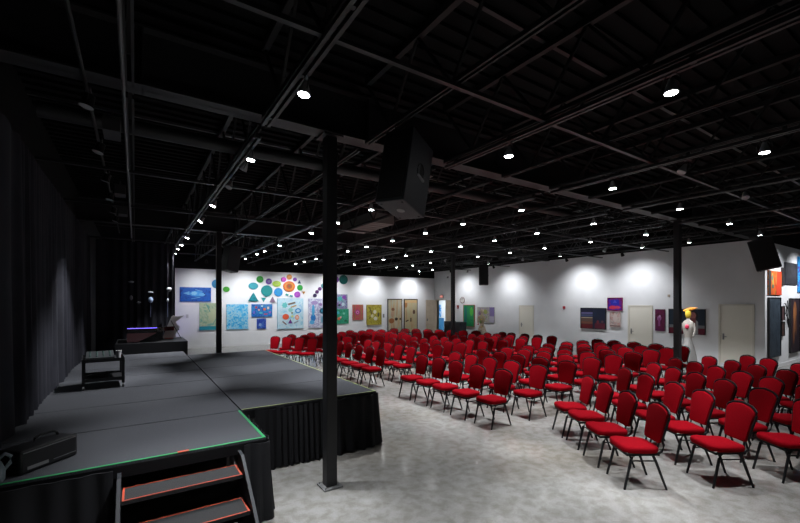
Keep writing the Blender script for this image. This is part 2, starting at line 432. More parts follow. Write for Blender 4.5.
# the two forward gaps in the first and second tracks' photographed lamps stay as they are; unlit heads below
for k in range(6):
    for j, y in enumerate(SP[k]):
        lab = 'lit spotlight, %s out from the camera on the lamp track %s' % (ORD[j + 1], TRK[k])
        rot = (0, 0, 0)
        if k == 0: rot = (0, radians([8, 8, 6, 22, 38, 18, 6, 6, 6][j]), 0)
        if k == 1 and j in (3, 4): rot = (0, radians(14), 0)
        if k == 5 and j < 5: rot = (0, radians(-20), 0)
        if lit0 is None: lit0 = make_spot(True); o = lit0; o['label'] = lab; o['group'] = 'lit ceiling spotlights'; o.location = (LX[k], y, ZL); o.rotation_euler = rot
        else: o = dup(lit0, (LX[k], y, ZL), label=lab, rot=rot)
    t = thing('lamp_track', 'black double rail lamp track under the ceiling, %s' % TRK[k], 'track', (LX[k], 0, 0), 0, 'lamp tracks under the ceiling')
    for y0, y1 in ((.4, 4.2), (4.55, 11.85), (12.25, 18.6)):
        r = MB(); r.box(-.045, -.015, y0, y1, 3.95, 3.986); r.box(.015, .045, y0, y1, 3.95, 3.986)
        for q in range(int((y1 - y0) / .9) + 1): r.box(-.015, .015, y0 + q * .9, y0 + q * .9 + .04, 3.955, 4.03)
        r.build('rail', TRACKM, t)
UN = [(0, 5.27, 'beside the third lit lamp on the curtain side track'), (0, 6.18, 'half way between lit lamps on the curtain side track'), (2, 2.3, 'between the two nearest lamps of the third track from the curtain'), (3, 2.3, 'just before the nearest lamp of the third track from the right'), (5, 7.3, 'between the lit lamps by the column'), (5, 10.6, 'half way along the white wall'), (4, 12.6, 'just beyond the far girder, right of the furthest column')]
for n, (k, y, wh) in enumerate(UN):
    lab = 'unlit ceiling spotlight %s' % wh
    if n == 0: unlit0['label'] = lab; unlit0['group'] = 'unlit ceiling spotlights'; unlit0.location = (LX[k], y, ZL); unlit0.rotation_euler = (radians(20), radians(25), 0)
    else: dup(unlit0, (LX[k], y, ZL), label=lab, rot=(radians(15 * (-1) ** n), radians(25), 0))
# stage lamps over the curtain side (unlit)
for n, y in enumerate([4.5, 5.8, 7.14, 8.38, 9.62, 10.58]):
    if n == 0:
        st = thing('stage_lamp', 'unlit black stage lamp on the curtain side ceiling, first out from the camera', 'stage lamp', (-.36, y, 3.88), 0, 'unlit stage lamps above the curtain edge')
        MB().lathe([(.03, .12), (.045, .11), (.05, .02), (.06, 0)], 14).build('housing', FRAME, st, smooth=True)
        MB().lathe([(.056, .0), (.052, -.004), (.02, -.006)], 14).build('lens', GLASSOFF, st, smooth=True)
        MB().tube([(0, -.062, .05), (0, -.062, .155), (0, .062, .155), (0, .062, .05)], .006, 5).build('yoke', TRACKM, st)
        st.rotation_euler = (0, radians(12), 0)
    else: dup(st, (-.36, y, 3.88), label='unlit black stage lamp on the curtain side ceiling, %s out from the camera' % ORD[n + 1], rot=(radians(5 * (-1) ** n), radians(12 + 4 * (n % 3)), 0))
t = MB(); t.tube([(-.36, 1, 4.055), (-.36, 13.5, 4.055)], .015, 8); tag(t.build('lighting_bar', JOIST), 'black lighting bar carrying the unlit stage lamps by the curtain', 'bar')
# wall washers (their backs to the camera)
def washer(x, y, aim, power, label, first=[None]):
    if first[0] is None:
        t = thing('wall_washer', label, 'spotlight', (x, y, 3.86), 0, 'dark backed wall washing spotlights')
        MB().lathe([(.03, .14), (.05, .1), (.062, .018), (.064, .0), (.06, -.002)], 14).build('lamp_body', FRAME, t, smooth=True)
        MB().lathe([(.055, -.003), (.05, -.006), (.01, -.008)], 14).build('lens', LENS, t, smooth=True)
        first[0] = t
    else:
        t = dup(first[0], (x, y, 3.86), label=label)
    d = (Vector(aim) - Vector((x, y, 3.86))).normalized()
    t.rotation_euler = (-d).to_track_quat('Z', 'Y').to_euler()
    l = lamp_light('washer_glow', power, 120, 1.0, t); l.parent = t
    return t
for i, (x, p) in enumerate([(2.6, 2.9), (4.6, 2.0), (6.7, 2.0), (8.9, 2.2), (11.6, 1.0), (14.4, .8)]):
    washer(x, 19.3 if i < 4 else 19.7, (x, YB, 1.3 if i < 4 else 2.0), WASH_W * p, 'dark backed spotlight washing the back wall, %s counting from the curtain' % ORD[i + 1])
for i, (y, p) in enumerate([(10.2, .68), (7.9, .34), (14.3, .26), (17.6, .24)]):
    washer(15.1, y, (XR, y, 1.9), WASH_W * p, 'dark backed spotlight washing the right wall %s' % ['beside the framed night picture', 'above the second cream door', 'above the far cream door', 'above the green painting'][i])
for i, (x, p) in enumerate([(17.3, 2.6), (19.6, 2.6)]):
    washer(x, 2.9, (x, YC, 2.0), WASH_W * p, 'dark backed spotlight washing the picture wall round the corner, %s from the corner' % ORD[i + 1])

# ------------------------------------------------------------------ drapes
def drape(name, label, x0, y0, x1, y1, z0, z1, m, amp=.05, step=.035, fold=.17, flare=.0, seed=1, cat='curtain', nz=6, thick=.012):
    rd = random.Random(seed)
    L = math.hypot(x1 - x0, y1 - y0); n = int(L / step) + 1
    ux, uy = (x1 - x0) / L, (y1 - y0) / L; nx, ny = uy, -ux
    ph = 0; rows = [[] for _ in range(nz + 1)]; back = [[] for _ in range(nz + 1)]
    wob = [rd.uniform(0, 6.28) for _ in range(4)]
    for i in range(n + 1):
        s = L * i / n
        ph += (step / fold) * 2 * pi * (1 + .45 * sin(s * 1.7 + wob[0]) + .3 * sin(s * 4.1 + wob[1]))
        a = amp * (.65 + .35 * sin(s * 2.3 + wob[2]))
        for j in range(nz + 1):
            q = j / nz
            o = a * sin(ph + .5 * sin(q * 2.2 + wob[3] + s)) * (.55 + .45 * (1 - q)) + flare * (1 - q) ** 1.4 + .3 * a * sin(ph * .5 + q * 2)
            z = z0 + (z1 - z0) * q + (.012 * sin(ph * .5) if j == 0 and z0 < .1 else 0)
            rows[j].append((x0 + ux * s + nx * (o + amp), y0 + uy * s + ny * (o + amp), max(z, .004)))
            back[j].append((x0 + ux * s + nx * (o + amp - thick), y0 + uy * s + ny * (o + amp - thick), max(z, .004)))
    mb = MB()
    vs = [v for r in rows for v in r] + [v for r in back for v in r]; N = n + 1; B = N * (nz + 1); fs = []
    for j in range(nz):
        for i in range(n):
            a = j * N + i
            fs.append((a, a + 1, a + 1 + N, a + N)); fs.append((B + a, B + a + N, B + a + 1 + N, B + a + 1))
    for i in range(n):
        fs.append((i, B + i, B + i + 1, i + 1)); a = nz * N + i; fs.append((a, a + 1, B + a + 1, B + a))
    for j in range(nz):
        a = j * N; fs.append((a, a + N, B + a + N, B + a)); a = j * N + n; fs.append((a, B + a, B + a + N, a + N))
    mb.add(vs, fs)
    return tag(mb.build(name, m, smooth=True), label, cat)
# normal of (x0,y0)->(x1,y1) used is (uy,-ux): side curtain runs +Y so its normal is +X
drape('side_curtain', 'tall black pleated curtain along the left side of the stage', -1.12, 3.7, -1.12, 14.2, .8, 3.98, DRAPE, .045, .03, .2, .02, 3, nz=8)
drape('back_curtain', 'black pleated curtain hanging behind the piano at the back of the stage', -.93, 14.35, 1.04, 14.35, .02, 3.94, DRAPE, .045, .03, .16, 0, 5, nz=8)

# ------------------------------------------------------------------ stage
DZ = .8
def deck(x0, x1, y0, y1, label, first=None):
    t = thing('stage_platform', label, 'stage platform', ((x0 + x1) / 2, (y0 + y1) / 2, 0), 0, 'stage platforms')
    a, b = (x1 - x0) / 2 - .004, (y1 - y0) / 2 - .009
    MB().box(-a, a, -b, b, DZ - .02, DZ).build('carpet_top', CARPET, t)
    MB().box(-a, a, -b, b, DZ - .12, DZ - .021).build('platform_frame', FRAME, t)
    for sx in (-1, 1):
        for sy in (-1, 1):
            MB().box(sx * (a - .12) - .02, sx * (a - .12) + .02, sy * (b - .12) - .02, sy * (b - .12) + .02, 0, DZ - .12).build('leg', GREYM, t)
XLD, XM, XRD = -1.08, 1.10, 3.06
for i in range(7):
    deck(XLD, XM, 4.08 + 1.2 * i, 4.08 + 1.2 * (i + 1), 'dark grey carpeted stage platform beside the curtain, %s from the steps' % ORD[i + 1])
for i in range(5):
    deck(XM + .01, XRD, 5.28 + 1.25 * i, 5.28 + 1.25 * (i + 1), 'dark grey carpeted stage platform on the audience side, %s from the camera' % ORD[i + 1])
drape('stage_skirt', 'black pleated skirt on the stage front left of the steps', XLD, 4.045, -.15, 4.045, .01, DZ - .03, SKIRT, .02, .02, .12, .02, 11, 'stage skirt', 6)
def skirt_path(label, P, seed):
    """pleated cloth following a path round a corner"""
    rd = random.Random(seed); pts = []; st_ = .02
    for (xa, ya), (xb, yb) in zip(P, P[1:]):
        L = math.hypot(xb - xa, yb - ya); n = max(1, int(L / st_))
        for i in range(n): pts.append((xa + (xb - xa) * i / n, ya + (yb - ya) * i / n))
    pts.append(P[-1]); N = len(pts); nr = []
    for i in range(N):
        a = pts[max(0, i - 5)]; b = pts[min(N - 1, i + 5)]; L = math.hypot(b[0] - a[0], b[1] - a[1]) or 1
        nr.append(((b[1] - a[1]) / L, -(b[0] - a[0]) / L))
    nz = 8; F = []; Bk = []; w0, w1, w2 = (rd.uniform(0, 6.28) for _ in range(3))
    for j in range(nz + 1):
        q = j / nz; ph = 0
        for i in range(N):
            s_ = i * st_; ph += st_ / .115 * 2 * pi * (1 + .4 * sin(s_ * 2.1 + w0) + .3 * sin(s_ * 5.3 + w1))
            am = .012 + .026 * (1 - q) * (.7 + .3 * sin(s_ * 3.1 + w2))
            o = am * (1 + sin(ph + .6 * (1 - q) * sin(s_ * 2))) + .035 * (1 - q) ** 1.5 + .002
            z = .012 + .01 * sin(ph * .37) + (DZ - .03 - .012) * q if j else .016 + .012 * sin(ph * .37)
            F.append((pts[i][0] + nr[i][0] * (o + .008), pts[i][1] + nr[i][1] * (o + .008), z)); Bk.append((pts[i][0] + nr[i][0] * o, pts[i][1] + nr[i][1] * o, z))
    fs = []; B = N * (nz + 1)
    for j in range(nz):
        for i in range(N - 1):
            a = j * N + i; fs.append((a, a + 1, a + 1 + N, a + N)); fs.append((B + a, B + a + N, B + a + 1 + N, B + a + 1))
    for i in range(N - 1):
        fs.append((i, B + i, B + i + 1, i + 1)); a = nz * N + i; fs.append((a, a + 1, B + a + 1, B + a))
    for j in range(nz):
        a = j * N; fs.append((a, a + N, B + a + N, B + a)); a = j * N + N - 1; fs.append((a, B + a, B + a + N, a + N))
    return tag(MB().add(F + Bk, fs).build('stage_skirt', SKIRT, smooth=True), label, 'stage skirt')
skirt_path('black pleated skirt wrapping the green taped stage corner right of the steps', [(.87, 4.06), (1.06, 4.06), (1.115, 4.115), (1.115, 5.08)], 13)
skirt_path('long black pleated skirt round the set back stage corner behind the near column', [(1.26, 5.26), (3.02, 5.26), (3.07, 5.31), (3.07, 11.5)], 14)
def tape(name, label, segs, m, w_=.03, z=DZ):
    mb = MB()
    for (a, b, c_, d) in segs: mb.box(a, b, c_, d, z, z + .003)
    return tag(mb.build(name, m), label, 'tape')
tape('edge_tape', 'bright green tape marking the front corner of the stage', [(-.95, XM - .01, 4.09, 4.115), (XM - .035, XM - .01, 4.115, 5.27)], GREEN)
tape('edge_tape', 'dull yellow green tape along the set back stage edge and its audience side', [(XM + .02, XRD - .005, 5.29, 5.31), (XRD - .025, XRD - .005, 5.31, 11.5)], OLIVE)
tag(MB().box(.32, .41, 4.085, 4.12, DZ + .0035, DZ + .007).build('tape_patch', ORANGE), 'small orange tape patch on the green edge line above the steps', 'tape')
# steps
st = thing('stage_steps', 'black carpeted portable steps edged with orange tape leading up to the stage', 'steps', (.36, 3.6, 0))
hx = .45
for k, (z, y0, y1) in enumerate(((.6, .19, .46), (.4, -.10, .19), (.2, -.39, -.10))):
    tr = MB().box(-hx, hx, y0, y1, z - .03, z).build('tread', TREADM, st)
    e = MB(); tw = .012
    e.box(-hx + .004, hx - .004, y0 + .003, y0 + .003 + tw, z, z + .003); e.box(-hx + .004, hx - .004, y1 - tw - .003, y1 - .003, z, z + .003)
    e.box(-hx + .004, -hx + .004 + tw * 1.3, y0 + .015, y1 - .015, z, z + .003); e.box(hx - .004 - tw * 1.3, hx - .004, y0 + .015, y1 - .015, z, z + .003)
    e.build('edge_tape', ORANGE, tr)
    MB().box(-hx, hx, y1 - .02, y1, z - .2, z - .031).build('riser', FRAME, st) if k else None
for sx in (-1, 1):
    MB().prism([(-.42, 0), (-.42, .24), (-.12, .46), (.17, .66), (.30, .74), (.44, .74), (.44, 0)], 'x', sx * (hx + .004), sx * (hx + .03)).build('side_panel', mat('dark_slate_panel', (.008, .010, .014), .65), st)

# ------------------------------------------------------------------ chairs
def lerp(a, b, t): return a + (b - a) * t
def make_chair():
    t = thing('banquet_chair', '', 'chair')
    # faces local -x, origin on the floor under the middle of the feet
    n = 28; S = []
    for zz, sc_ in ((.405, .90), (.412, .97), (.43, 1.0), (.455, 1.0), (.470, .965), (.480, .86), (.484, .6)):
        ring = []
        for k in range(n):
            a = 2 * pi * k / n; ca, sa = cos(a), sin(a)
            e = .42
            x = (abs(ca) ** e) * (1 if ca > 0 else -1) * .215; y = (abs(sa) ** e) * (1 if sa > 0 else -1) * (.205 + (.02 if ca < 0 else 0))
            ring.append((x * sc_ - .02, y * sc_, zz + (.006 if x < 0 else 0)))
        S.append(ring)
    MB().loft(S).build('seat', RED, t, smooth=True)
    # backrest
    half = [(.0, .505), (.110, .505), (.146, .513), (.155, .545), (.165, .63), (.176, .71), (.188, .78), (.194, .825), (.190, .855), (.168, .884), (.120, .910), (.06, .922)]
    ol = half + [(0, .930)] + [(-y, z) for y, z in reversed(half[1:])]
    def bx(z): return .205 + (z - .5) * .20
    def ring(off, k): 
        cy, cz = 0, .72
        return [(bx(cz + (z - cz) * k) + off, cy + y * k, cz + (z - cz) * k) for y, z in ol]
    MB().loft([ring(-.030, .86), ring(-.024, .97), ring(-.008, 1.0), ring(.006, 1.0), ring(.014, .95)]).build('backrest', RED, t, smooth=True)
    # back frame tube
    side = [(.175, .165, .40), (.215, .17, .43), (.232, .172, .50)]
    ring2 = [(bx(z) + .002, y * 1.055 + .004, z + (.012 if z > .85 else 0)) for y, z in half[3:]]
    p = side + ring2 + [(bx(.94) + .002, 0, .945)]
    full = p + [(x, -y, z) for x, y, z in reversed(p[:-1])]
    MB().tube(full, .013, 6).build('back_frame', FRAME, t, smooth=True)
    # seat frame and legs
    m = MB()
    for sy in (-1, 1): m.bar((-.2, sy * .19, .392), (.18, sy * .17, .392), .022, .022)
    m.bar((-.19, -.19, .392), (-.19, .19, .392), .022, .022); m.bar((.17, -.17, .392), (.17, .17, .392), .022, .022)
    m.build('seat_frame', FRAME, t)
    for sy in (-1, 1):
        MB().tube([(-.115, sy * .192, .392), (-.15, sy * .197, .34), (-.232, sy * .21, 0)], [.0165, .0165, .0125], 6).build('leg', FRAME, t, smooth=True)
        MB().tube([(.10, sy * .180, .392), (.128, sy * .185, .33), (.245, sy * .20, 0)], [.0165, .0165, .0125], 6).build('leg', FRAME, t, smooth=True)
        MB().tube([(-.153, sy * .198, .325), (.132, sy * .186, .325)], .008, 6).build('stretcher', FRAME, t)
    return t
chair0 = make_chair(); nch = [0]
def place_chair(x, y, rz, label, group):
    rz += radians(random.uniform(-2.5, 2.5)); x += random.uniform(-.015, .015); y += random.uniform(-.015, .015)
    if nch[0] == 0:
        o = chair0; o.location = (x, y, 0); o.rotation_euler = (0, 0, rz); o['label'] = label; o['group'] = group
    else: o = dup(chair0, (x, y, 0), rz, label, group)
    nch[0] += 1
BK = .275
# near angled block: rows measured across the camera's own heading
near = [(3.08, [4.82, 5.44, 6.05, 6.55]), (4.13, [4.84, 5.50, 6.05, 6.72, 7.36]), (5.06, [4.98, 5.60, 6.26, 6.87, 7.41, 7.96]),
        (5.96, [5.30, 5.87, 6.44, 6.98, 7.57, 8.12, 8.66]), (6.90, [5.95, 6.60, 7.19, 7.76, 8.35, 8.95]), (7.90, [7.15, 7.90, 8.60, 9.15])]
for r, (lat, ds) in enumerate(near):
    for k, d in enumerate(ds):
        l_ = lat - BK; x = l_ * CS + SN * d; y = CS * d - SN * l_
        place_chair(x, y, -YAW, 'red chair in the near angled block, %s row, %s seat from the camera end' % (ORD[r + 1], ORD[k + 1]), 'red chairs in the near angled block')
rowsX = [5.52, 6.47, 7.40, 8.30, 9.17, 10.05, 10.92, 11.76, 12.57]
for r, xb in enumerate(rowsX):
    for k, y in enumerate([5.0, 5.64, 6.25, 6.82, 7.4]):
        place_chair(xb - BK, y, 0, 'red chair before the cross aisle, %s row, %s seat from the camera end' % (ORD[r + 1], ORD[k + 1]), 'red chairs in the block before the cross aisle')
    for k, y in enumerate([8.95, 9.55, 10.15, 10.8, 11.38]):
        if r > 4 and k == 4: y = 11.28
        if abs(xb - BK - 10.74) < .3 and y > 12: continue
        place_chair(xb - .2 - BK, y, 0, 'red chair past the cross aisle, %s row, %s seat from that aisle' % (ORD[r + 1], ORD[k + 1]), 'red chairs in the block past the cross aisle')
far = [(2.30, 4.0, 5.6), (3.22, 4.0, 6.4), (4.15, 4.2, 7.2), (5.06, 4.5, 7.9), (5.96, 4.9, 8.6), (6.90, 5.4, 9.2), (7.90, 6.1, 9.9)]
for r, (lat, d0, d1) in enumerate(far):
    n = int(round((d1 - d0) / .58)) + 1
    for k in range(n):
        d = d1 - (d1 - d0) * k / (n - 1); l_ = lat - BK
        x = l_ * CS + SN * d; y = 16.34 - (CS * d - SN * l_)
        place_chair(x, y, YAW, 'red chair in the far angled block, %s row, %s seat from the aisle' % (ORD[r + 1], ORD[k + 1]), 'red chairs in the far angled block')

# ------------------------------------------------------------------ hanging loudspeakers
def speaker(label, loc, dims, rot, first_face='x-'):
    w_, d_, h_ = dims
    t = thing('hanging_loudspeaker', label, 'loudspeaker', loc, 0, 'hanging loudspeakers'); t.rotation_euler = rot
    a, b, c_ = w_ / 2, d_ / 2, h_ / 2
    # grille on local -x ... cabinet tapers a little to the rear (+x)
    o = MB().prism([(-a, -b), (a, -b * .93), (a, b * .93), (-a, b)], 'z', -c_, c_).build('cabinet', SPK, t, bevel=.012)
    MB().box(-a - .012, -a, -b + .02, b - .02, -c_ + .03, c_ - .03).build('grille', GRILLE, t, bevel=.004)
    h = MB(); h.cur = 0
    cx = a * .05; yy = -b * .965 - .002
    ring = [(cx + .07 * cos(q), yy, .03 + .085 * sin(q)) for q in [pi * k / 8 for k in range(-2, 11)]]
    h.tube(ring, .006, 6, True); h.add([(x, y + .002, z) for x, y, z in ring], [tuple(range(len(ring)))])
    h.build('carry_handle', GRILLE, t)
    MB().bar((cx - .06, yy - .006, -.03), (cx + .075, yy - .006, -.05), .022, .02).build('handle_grip', GREYM, t)
    s = MB(); s.lathe([(.045, -c_ - .004), (.045, -c_), (.02, -c_ + .001)], 16); s.build('pole_socket', GREYM, t)
    f = MB()
    for p in ((-.38, -.36), (.38, -.34), (.38, .34), (-.38, .36)):
        f.lathe([(.012, -c_ - .006), (.014, -c_)], 10, Matrix.Translation((p[0] * w_, p[1] * d_, 0)))
    f.build('corner_bolts', FRAME, t)
    return t
def hanger(loc, ztop, dx, label):
    h = MB()
    for s_ in (-1, 1): h.tube([(s_ * dx, 0, 0), (s_ * dx, 0, ztop - loc[2])], .008, 6)
    h.bar((-dx - .03, 0, 0), (dx + .03, 0, 0), .04, .02)
    return tag(h.build('speaker_bracket', FRAME, loc=loc), label, 'bracket')
speaker('large black loudspeaker hanging right of the nearest column, tilted down with its side handle showing', (2.446, 3.595, 3.516), (.494, .347, .80), (.037, .21, .452))
hanger((2.47, 3.60, 3.975), 4.03, .15, 'black bracket holding the large near loudspeaker')
speaker('black loudspeaker hanging by the column behind the stage', (2.28, 12.2, 3.36), (.36, .36, .70), (0, radians(-10), radians(200)))
hanger((2.25, 12.3, 3.745), 4.03, .1, 'black bracket holding the loudspeaker behind the stage')
speaker('black loudspeaker hanging before the right wall beside its large wall shadow', (10.35, 10.3, 3.12), (.32, .33, .74), (0, 0, radians(45)))
hanger((10.38, 10.3, 3.51), 4.03, .1, 'black bracket holding the loudspeaker before the right wall')
speaker('black loudspeaker hanging tilted at the right beside the outer wall corner', (11.85, 3.05, 3.22), (.34, .43, .70), (radians(-14), 0, radians(14.4)))
hanger((11.87, 3.11, 3.592), 4.034, .25, 'black bracket holding the tilted loudspeaker at the right')

# ------------------------------------------------------------------ pictures on the back wall
canvas('painting', 'wide deep blue painting of a pale fish shape, leftmost and highest on the back wall', 'painting', 'back', 1.70, 3.0, 2.17, 2.83, mat_swirl('fish_blue', [(.01, .06, .35), (.02, .2, .62), (.02, .12, .5)], 5),
  [('e', .52, .45, .22, .20, (.10, .42, .78)), ('s', .45, .42, .12, .15, (.35, .65, .85)), ('t', .2, .42, .07, .2, (.25, .55, .8), 90), ('e', .7, .5, .1, .12, (.2, .5, .8)), ('r', .5, .75, .15, .02, (.3, .6, .85), 12), ('r', .6, .22, .12, .02, (.3, .6, .85), -14), ('e', .78, .42, .02, .04, (.02, .05, .2))])
canvas('painting', 'tall pale green and cream painting with teal foot behind the stage column', 'painting', 'back', 2.50, 3.46, .83, 2.10, mat_swirl('cream_teal', [(.12, .42, .40), (.45, .58, .42), (.62, .66, .5), (.3, .55, .48)], 4),
  [('r', .5, .93, .5, .07, (.02, .38, .48)), ('e', .6, .45, .2, .25, (.60, .64, .45)), ('r', .4, .2, .02, .15, (.2, .45, .4), 25), ('r', .7, .65, .02, .18, (.25, .5, .4), -30)])
canvas('painting', 'light blue cloudy painting right of the stage column', 'painting', 'back', 3.68, 4.68, .82, 2.04, mat_swirl('cloud_blue', [(.02, .42, .78), (.10, .60, .88), (.55, .78, .88), (.04, .5, .82)], 6))
canvas('painting', 'dark blue painting scattered with red and pale blocks, above the small blue one', 'painting', 'back', 4.84, 5.86, 1.40, 2.04, mat_swirl('blue_multi', [(.01, .04, .3), (.02, .15, .55), (.05, .4, .7), (.1, .08, .4)], 9),
  [('r', .22, .25, .05, .08, (.7, .08, .1), 10), ('r', .62, .4, .06, .09, (.8, .25, .1)), ('r', .45, .7, .07, .07, (.15, .6, .65)), ('r', .8, .3, .05, .1, (.75, .7, .6)), ('r', .35, .45, .04, .07, (.8, .5, .5)), ('r', .68, .78, .08, .05, (.7, .1, .2)), ('r', .12, .65, .04, .1, (.3, .2, .7)), ('r', .88, .65, .05, .08, (.5, .2, .6)), ('r', .5, .15, .05, .05, (.6, .75, .8))])
canvas('painting', 'small dark blue painting with a pale patch, lowest on the back wall', 'painting', 'back', 5.10, 5.55, .80, 1.32, mat_swirl('deep_blue', [(.01, .02, .25), (.02, .08, .5), (.15, .35, .7)], 7), [('e', .35, .6, .15, .15, (.4, .55, .75))])
canvas('painting', 'large pale blue painting of coloured circles and triangles under the wall discs', 'painting', 'back', 6.14, 7.48, .78, 2.32, mat_swirl('pale_shapes', [(.30, .62, .78), (.55, .76, .84), (.72, .82, .86), (.45, .66, .82)], 3),
  [('s', .27, .22, .13, .11, (.20, .62, .62)), ('r', .55, .16, .15, .03, (.25, .2, .15), 14), ('r', .62, .26, .12, .02, (.55, .35, .1), 18), ('e', .50, .38, .09, .07, (.35, .65, .6)), ('e', .8, .41, .12, .09, (.05, .35, .65)), ('e', .8, .41, .07, .05, (.6, .75, .85)), ('v', .56, .50, .05, .04, (.3, .3, .1)), ('e', .31, .61, .13, .10, (.80, .16, .06)), ('e', .76, .64, .08, .09, (.8, .35, .2)), ('e', .76, .64, .05, .05, (.85, .6, .5)), ('t', .49, .76, .09, .08, (.22, .03, .30)), ('r', .26, .82, .1, .02, (.25, .12, .12), -40), ('r', .72, .8, .1, .02, (.4, .4, .45), 25), ('e', .57, .6, .05, .04, (.7, .75, .3))], frame=(mat('pale_blue_edge', (.35, .6, .75), .5), .015))
canvas('painting', 'white painting crowded with blue and mauve dots, half hidden by the near column', 'painting', 'back', 7.78, 9.18, .74, 2.33, mat_swirl('dot_white', [(.62, .66, .78), (.75, .77, .82), (.45, .42, .62), (.7, .74, .82)], 6),
  [('e', .2, .65, .1, .13, (.02, .25, .6)), ('e', .2, .4, .06, .2, (.1, .45, .7)), ('e', .58, .42, .13, .10, (.01, .12, .2)), ('e', .58, .42, .06, .05, (.05, .35, .5)), ('e', .25, .14, .14, .07, (.45, .35, .6)), ('e', .5, .2, .07, .05, (.35, .2, .45)), ('e', .15, .8, .1, .07, (.15, .5, .75)), ('e', .55, .72, .05, .12, (.25, .5, .6)), ('r', .4, .6, .01, .3, (.3, .3, .5), 6), ('e', .75, .1, .1, .06, (.3, .45, .75)), ('e', .85, .65, .06, .1, (.5, .3, .6)), ('e', .78, .85, .1, .05, (.2, .5, .6))])
canvas('painting', 'small upper purple and teal painting directly right of the near column', 'painting', 'back', 9.42, 10.10, 1.77, 2.58, mat_swirl('purple_teal', [(.02, .25, .25), (.4, .55, .6), (.35, .1, .45), (.05, .3, .2)], 8), [('e', .3, .3, .2, .15, (.1, .5, .5)), ('e', .7, .2, .2, .12, (.35, .1, .5)), ('e', .6, .7, .15, .12, (.6, .7, .75)), ('e', .25, .75, .1, .1, (.03, .1, .1))])
canvas('painting', 'green painting with red flower spots hung under the purple and teal one', 'painting', 'back', 9.42, 10.18, .92, 1.75, mat_swirl('green_flower', [(.0, .16, .08), (.02, .38, .2), (.1, .5, .35), (.0, .25, .15)], 7), [('e', .2, .65, .12, .1, (.75, .2, .1)), ('e', .35, .55, .08, .07, (.75, .5, .5)), ('e', .6, .3, .1, .08, (.3, .65, .5)), ('e', .15, .25, .1, .1, (.1, .5, .6)), ('e', .75, .8, .12, .08, (.02, .2, .1))])
canvas('painting', 'small orange and pink painting with a magenta flower centre', 'painting', 'back', 10.44, 11.12, 1.11, 2.0, mat_swirl('orange_pink', [(.6, .12, .03), (.65, .08, .2), (.5, .25, .08), (.35, .05, .15)], 8), [('s', .45, .5, .28, .2, (.5, .03, .35)), ('e', .45, .5, .15, .11, (.75, .3, .55)), ('e', .45, .5, .06, .05, (.3, .02, .2)), ('r', .15, .5, .03, .45, (.25, .2, .1)), ('r', .85, .5, .03, .45, (.4, .3, .1))])
canvas('painting', 'yellow and brown painting with white blossoms, next right of the orange one', 'painting', 'back', 11.38, 12.32, .83, 1.96, mat_swirl('yellow_brown', [(.12, .08, .02), (.5, .42, .04), (.65, .6, .12), (.25, .18, .05)], 7), [('e', .55, .35, .12, .1, (.8, .78, .65)), ('e', .35, .55, .1, .1, (.75, .72, .5)), ('e', .6, .7, .14, .1, (.8, .78, .7)), ('r', .25, .3, .03, .2, (.15, .1, .03), 20), ('e', .8, .5, .07, .12, (.15, .12, .03))], frame=(mat('ochre_frame', (.4, .3, .03), .5), .03))
DKF = mat('dark_brown_frame', (.035, .025, .02), .5)
canvas('painting', 'tall pale wood toned framed panel with brown splashes, left of the pair', 'painting', 'back', 12.83, 13.80, .30, 2.30, mat_swirl('wood_a', [(.55, .36, .22), (.66, .54, .36), (.55, .58, .48), (.7, .56, .42)], 3, .6, (3, 3, .4)), [('e', .35, .3, .12, .05, (.35, .16, .08)), ('e', .25, .65, .2, .08, (.42, .17, .05)), ('s', .6, .6, .14, .06, (.04, .02, .01)), ('s', .9, .6, .08, .04, (.07, .04, .02)), ('e', .3, .45, .1, .1, (.6, .4, .28))], frame=(DKF, .04))
canvas('painting', 'tall pale wood toned framed panel with small dark marks, right of the pair', 'painting', 'back', 14.03, 14.98, .26, 2.30, mat_swirl('wood_b', [(.62, .42, .25), (.68, .56, .36), (.62, .6, .42), (.7, .5, .4)], 3, .6, (3, 3, .4)), [('e', .75, .38, .1, .07, (.2, .1, .06)), ('r', .2, .65, .12, .02, (.12, .06, .03), 20), ('r', .5, .62, .05, .06, (.1, .06, .03)), ('e', .1, .15, .12, .1, (.55, .28, .1)), ('r', .5, .06, .5, .04, (.75, .55, .3))], frame=(DKF, .04))

# shapes fixed to the back wall
def wall_shape(kind, x, z, r, col, label, rz_=None, inner=None, ang=0):
    rz_ = rz_ or r
    if kind == 'disc': pl = [(cos(2 * pi * k / 32) * r, sin(2 * pi * k / 32) * rz_) for k in range(32)]
    elif kind == 'tri': pl = [(-r, -rz_), (r, -rz_), (0, rz_)]
    elif kind == 'inv': pl = [(-r, rz_), (0, -rz_), (r, rz_)]
    else: pl = [(-r, -rz_ * .3), (r * .6, -rz_), (r, rz_ * .3), (-r * .6, rz_)]
    t = thing('wall_disc' if kind == 'disc' else 'wall_triangle' if kind in ('tri', 'inv') else 'wall_diamond', label, {'disc': 'disc', 'tri': 'triangle', 'inv': 'triangle', 'dia': 'diamond'}[kind], (x, YB, z), 0, 'coloured shapes on the back wall')
    def nm(c_): return 'shape_%02d_%02d_%02d' % tuple(int(v * 99) for v in c_)
    col = tuple(v * .6 for v in col)
    MB().prism(pl, 'y', -.05, -.002).build('panel', mat(nm(col), col, .5, noise=(12, tuple(min(1, v * 1.5 + .01) for v in col))), t)
    for i, (c2, s_) in enumerate(inner or []):
        c2 = tuple(v * .6 for v in c2)
        MB().prism([(a * s_, b * s_) for a, b in pl], 'y', -.056 - .004 * i, -.0501).build('inner_ring', mat(nm(c2), c2, .5), t)
wall_shape('disc', 3.24, 3.01, .21, (.02, .22, .48), 'blue disc high on the back wall behind the stage column', inner=[((.04, .3, .55), .7)])
wall_shape('disc', 3.67, 2.76, .15, (.06, .42, .03), 'small green oval right of the stage column, apart from the cluster', .13)
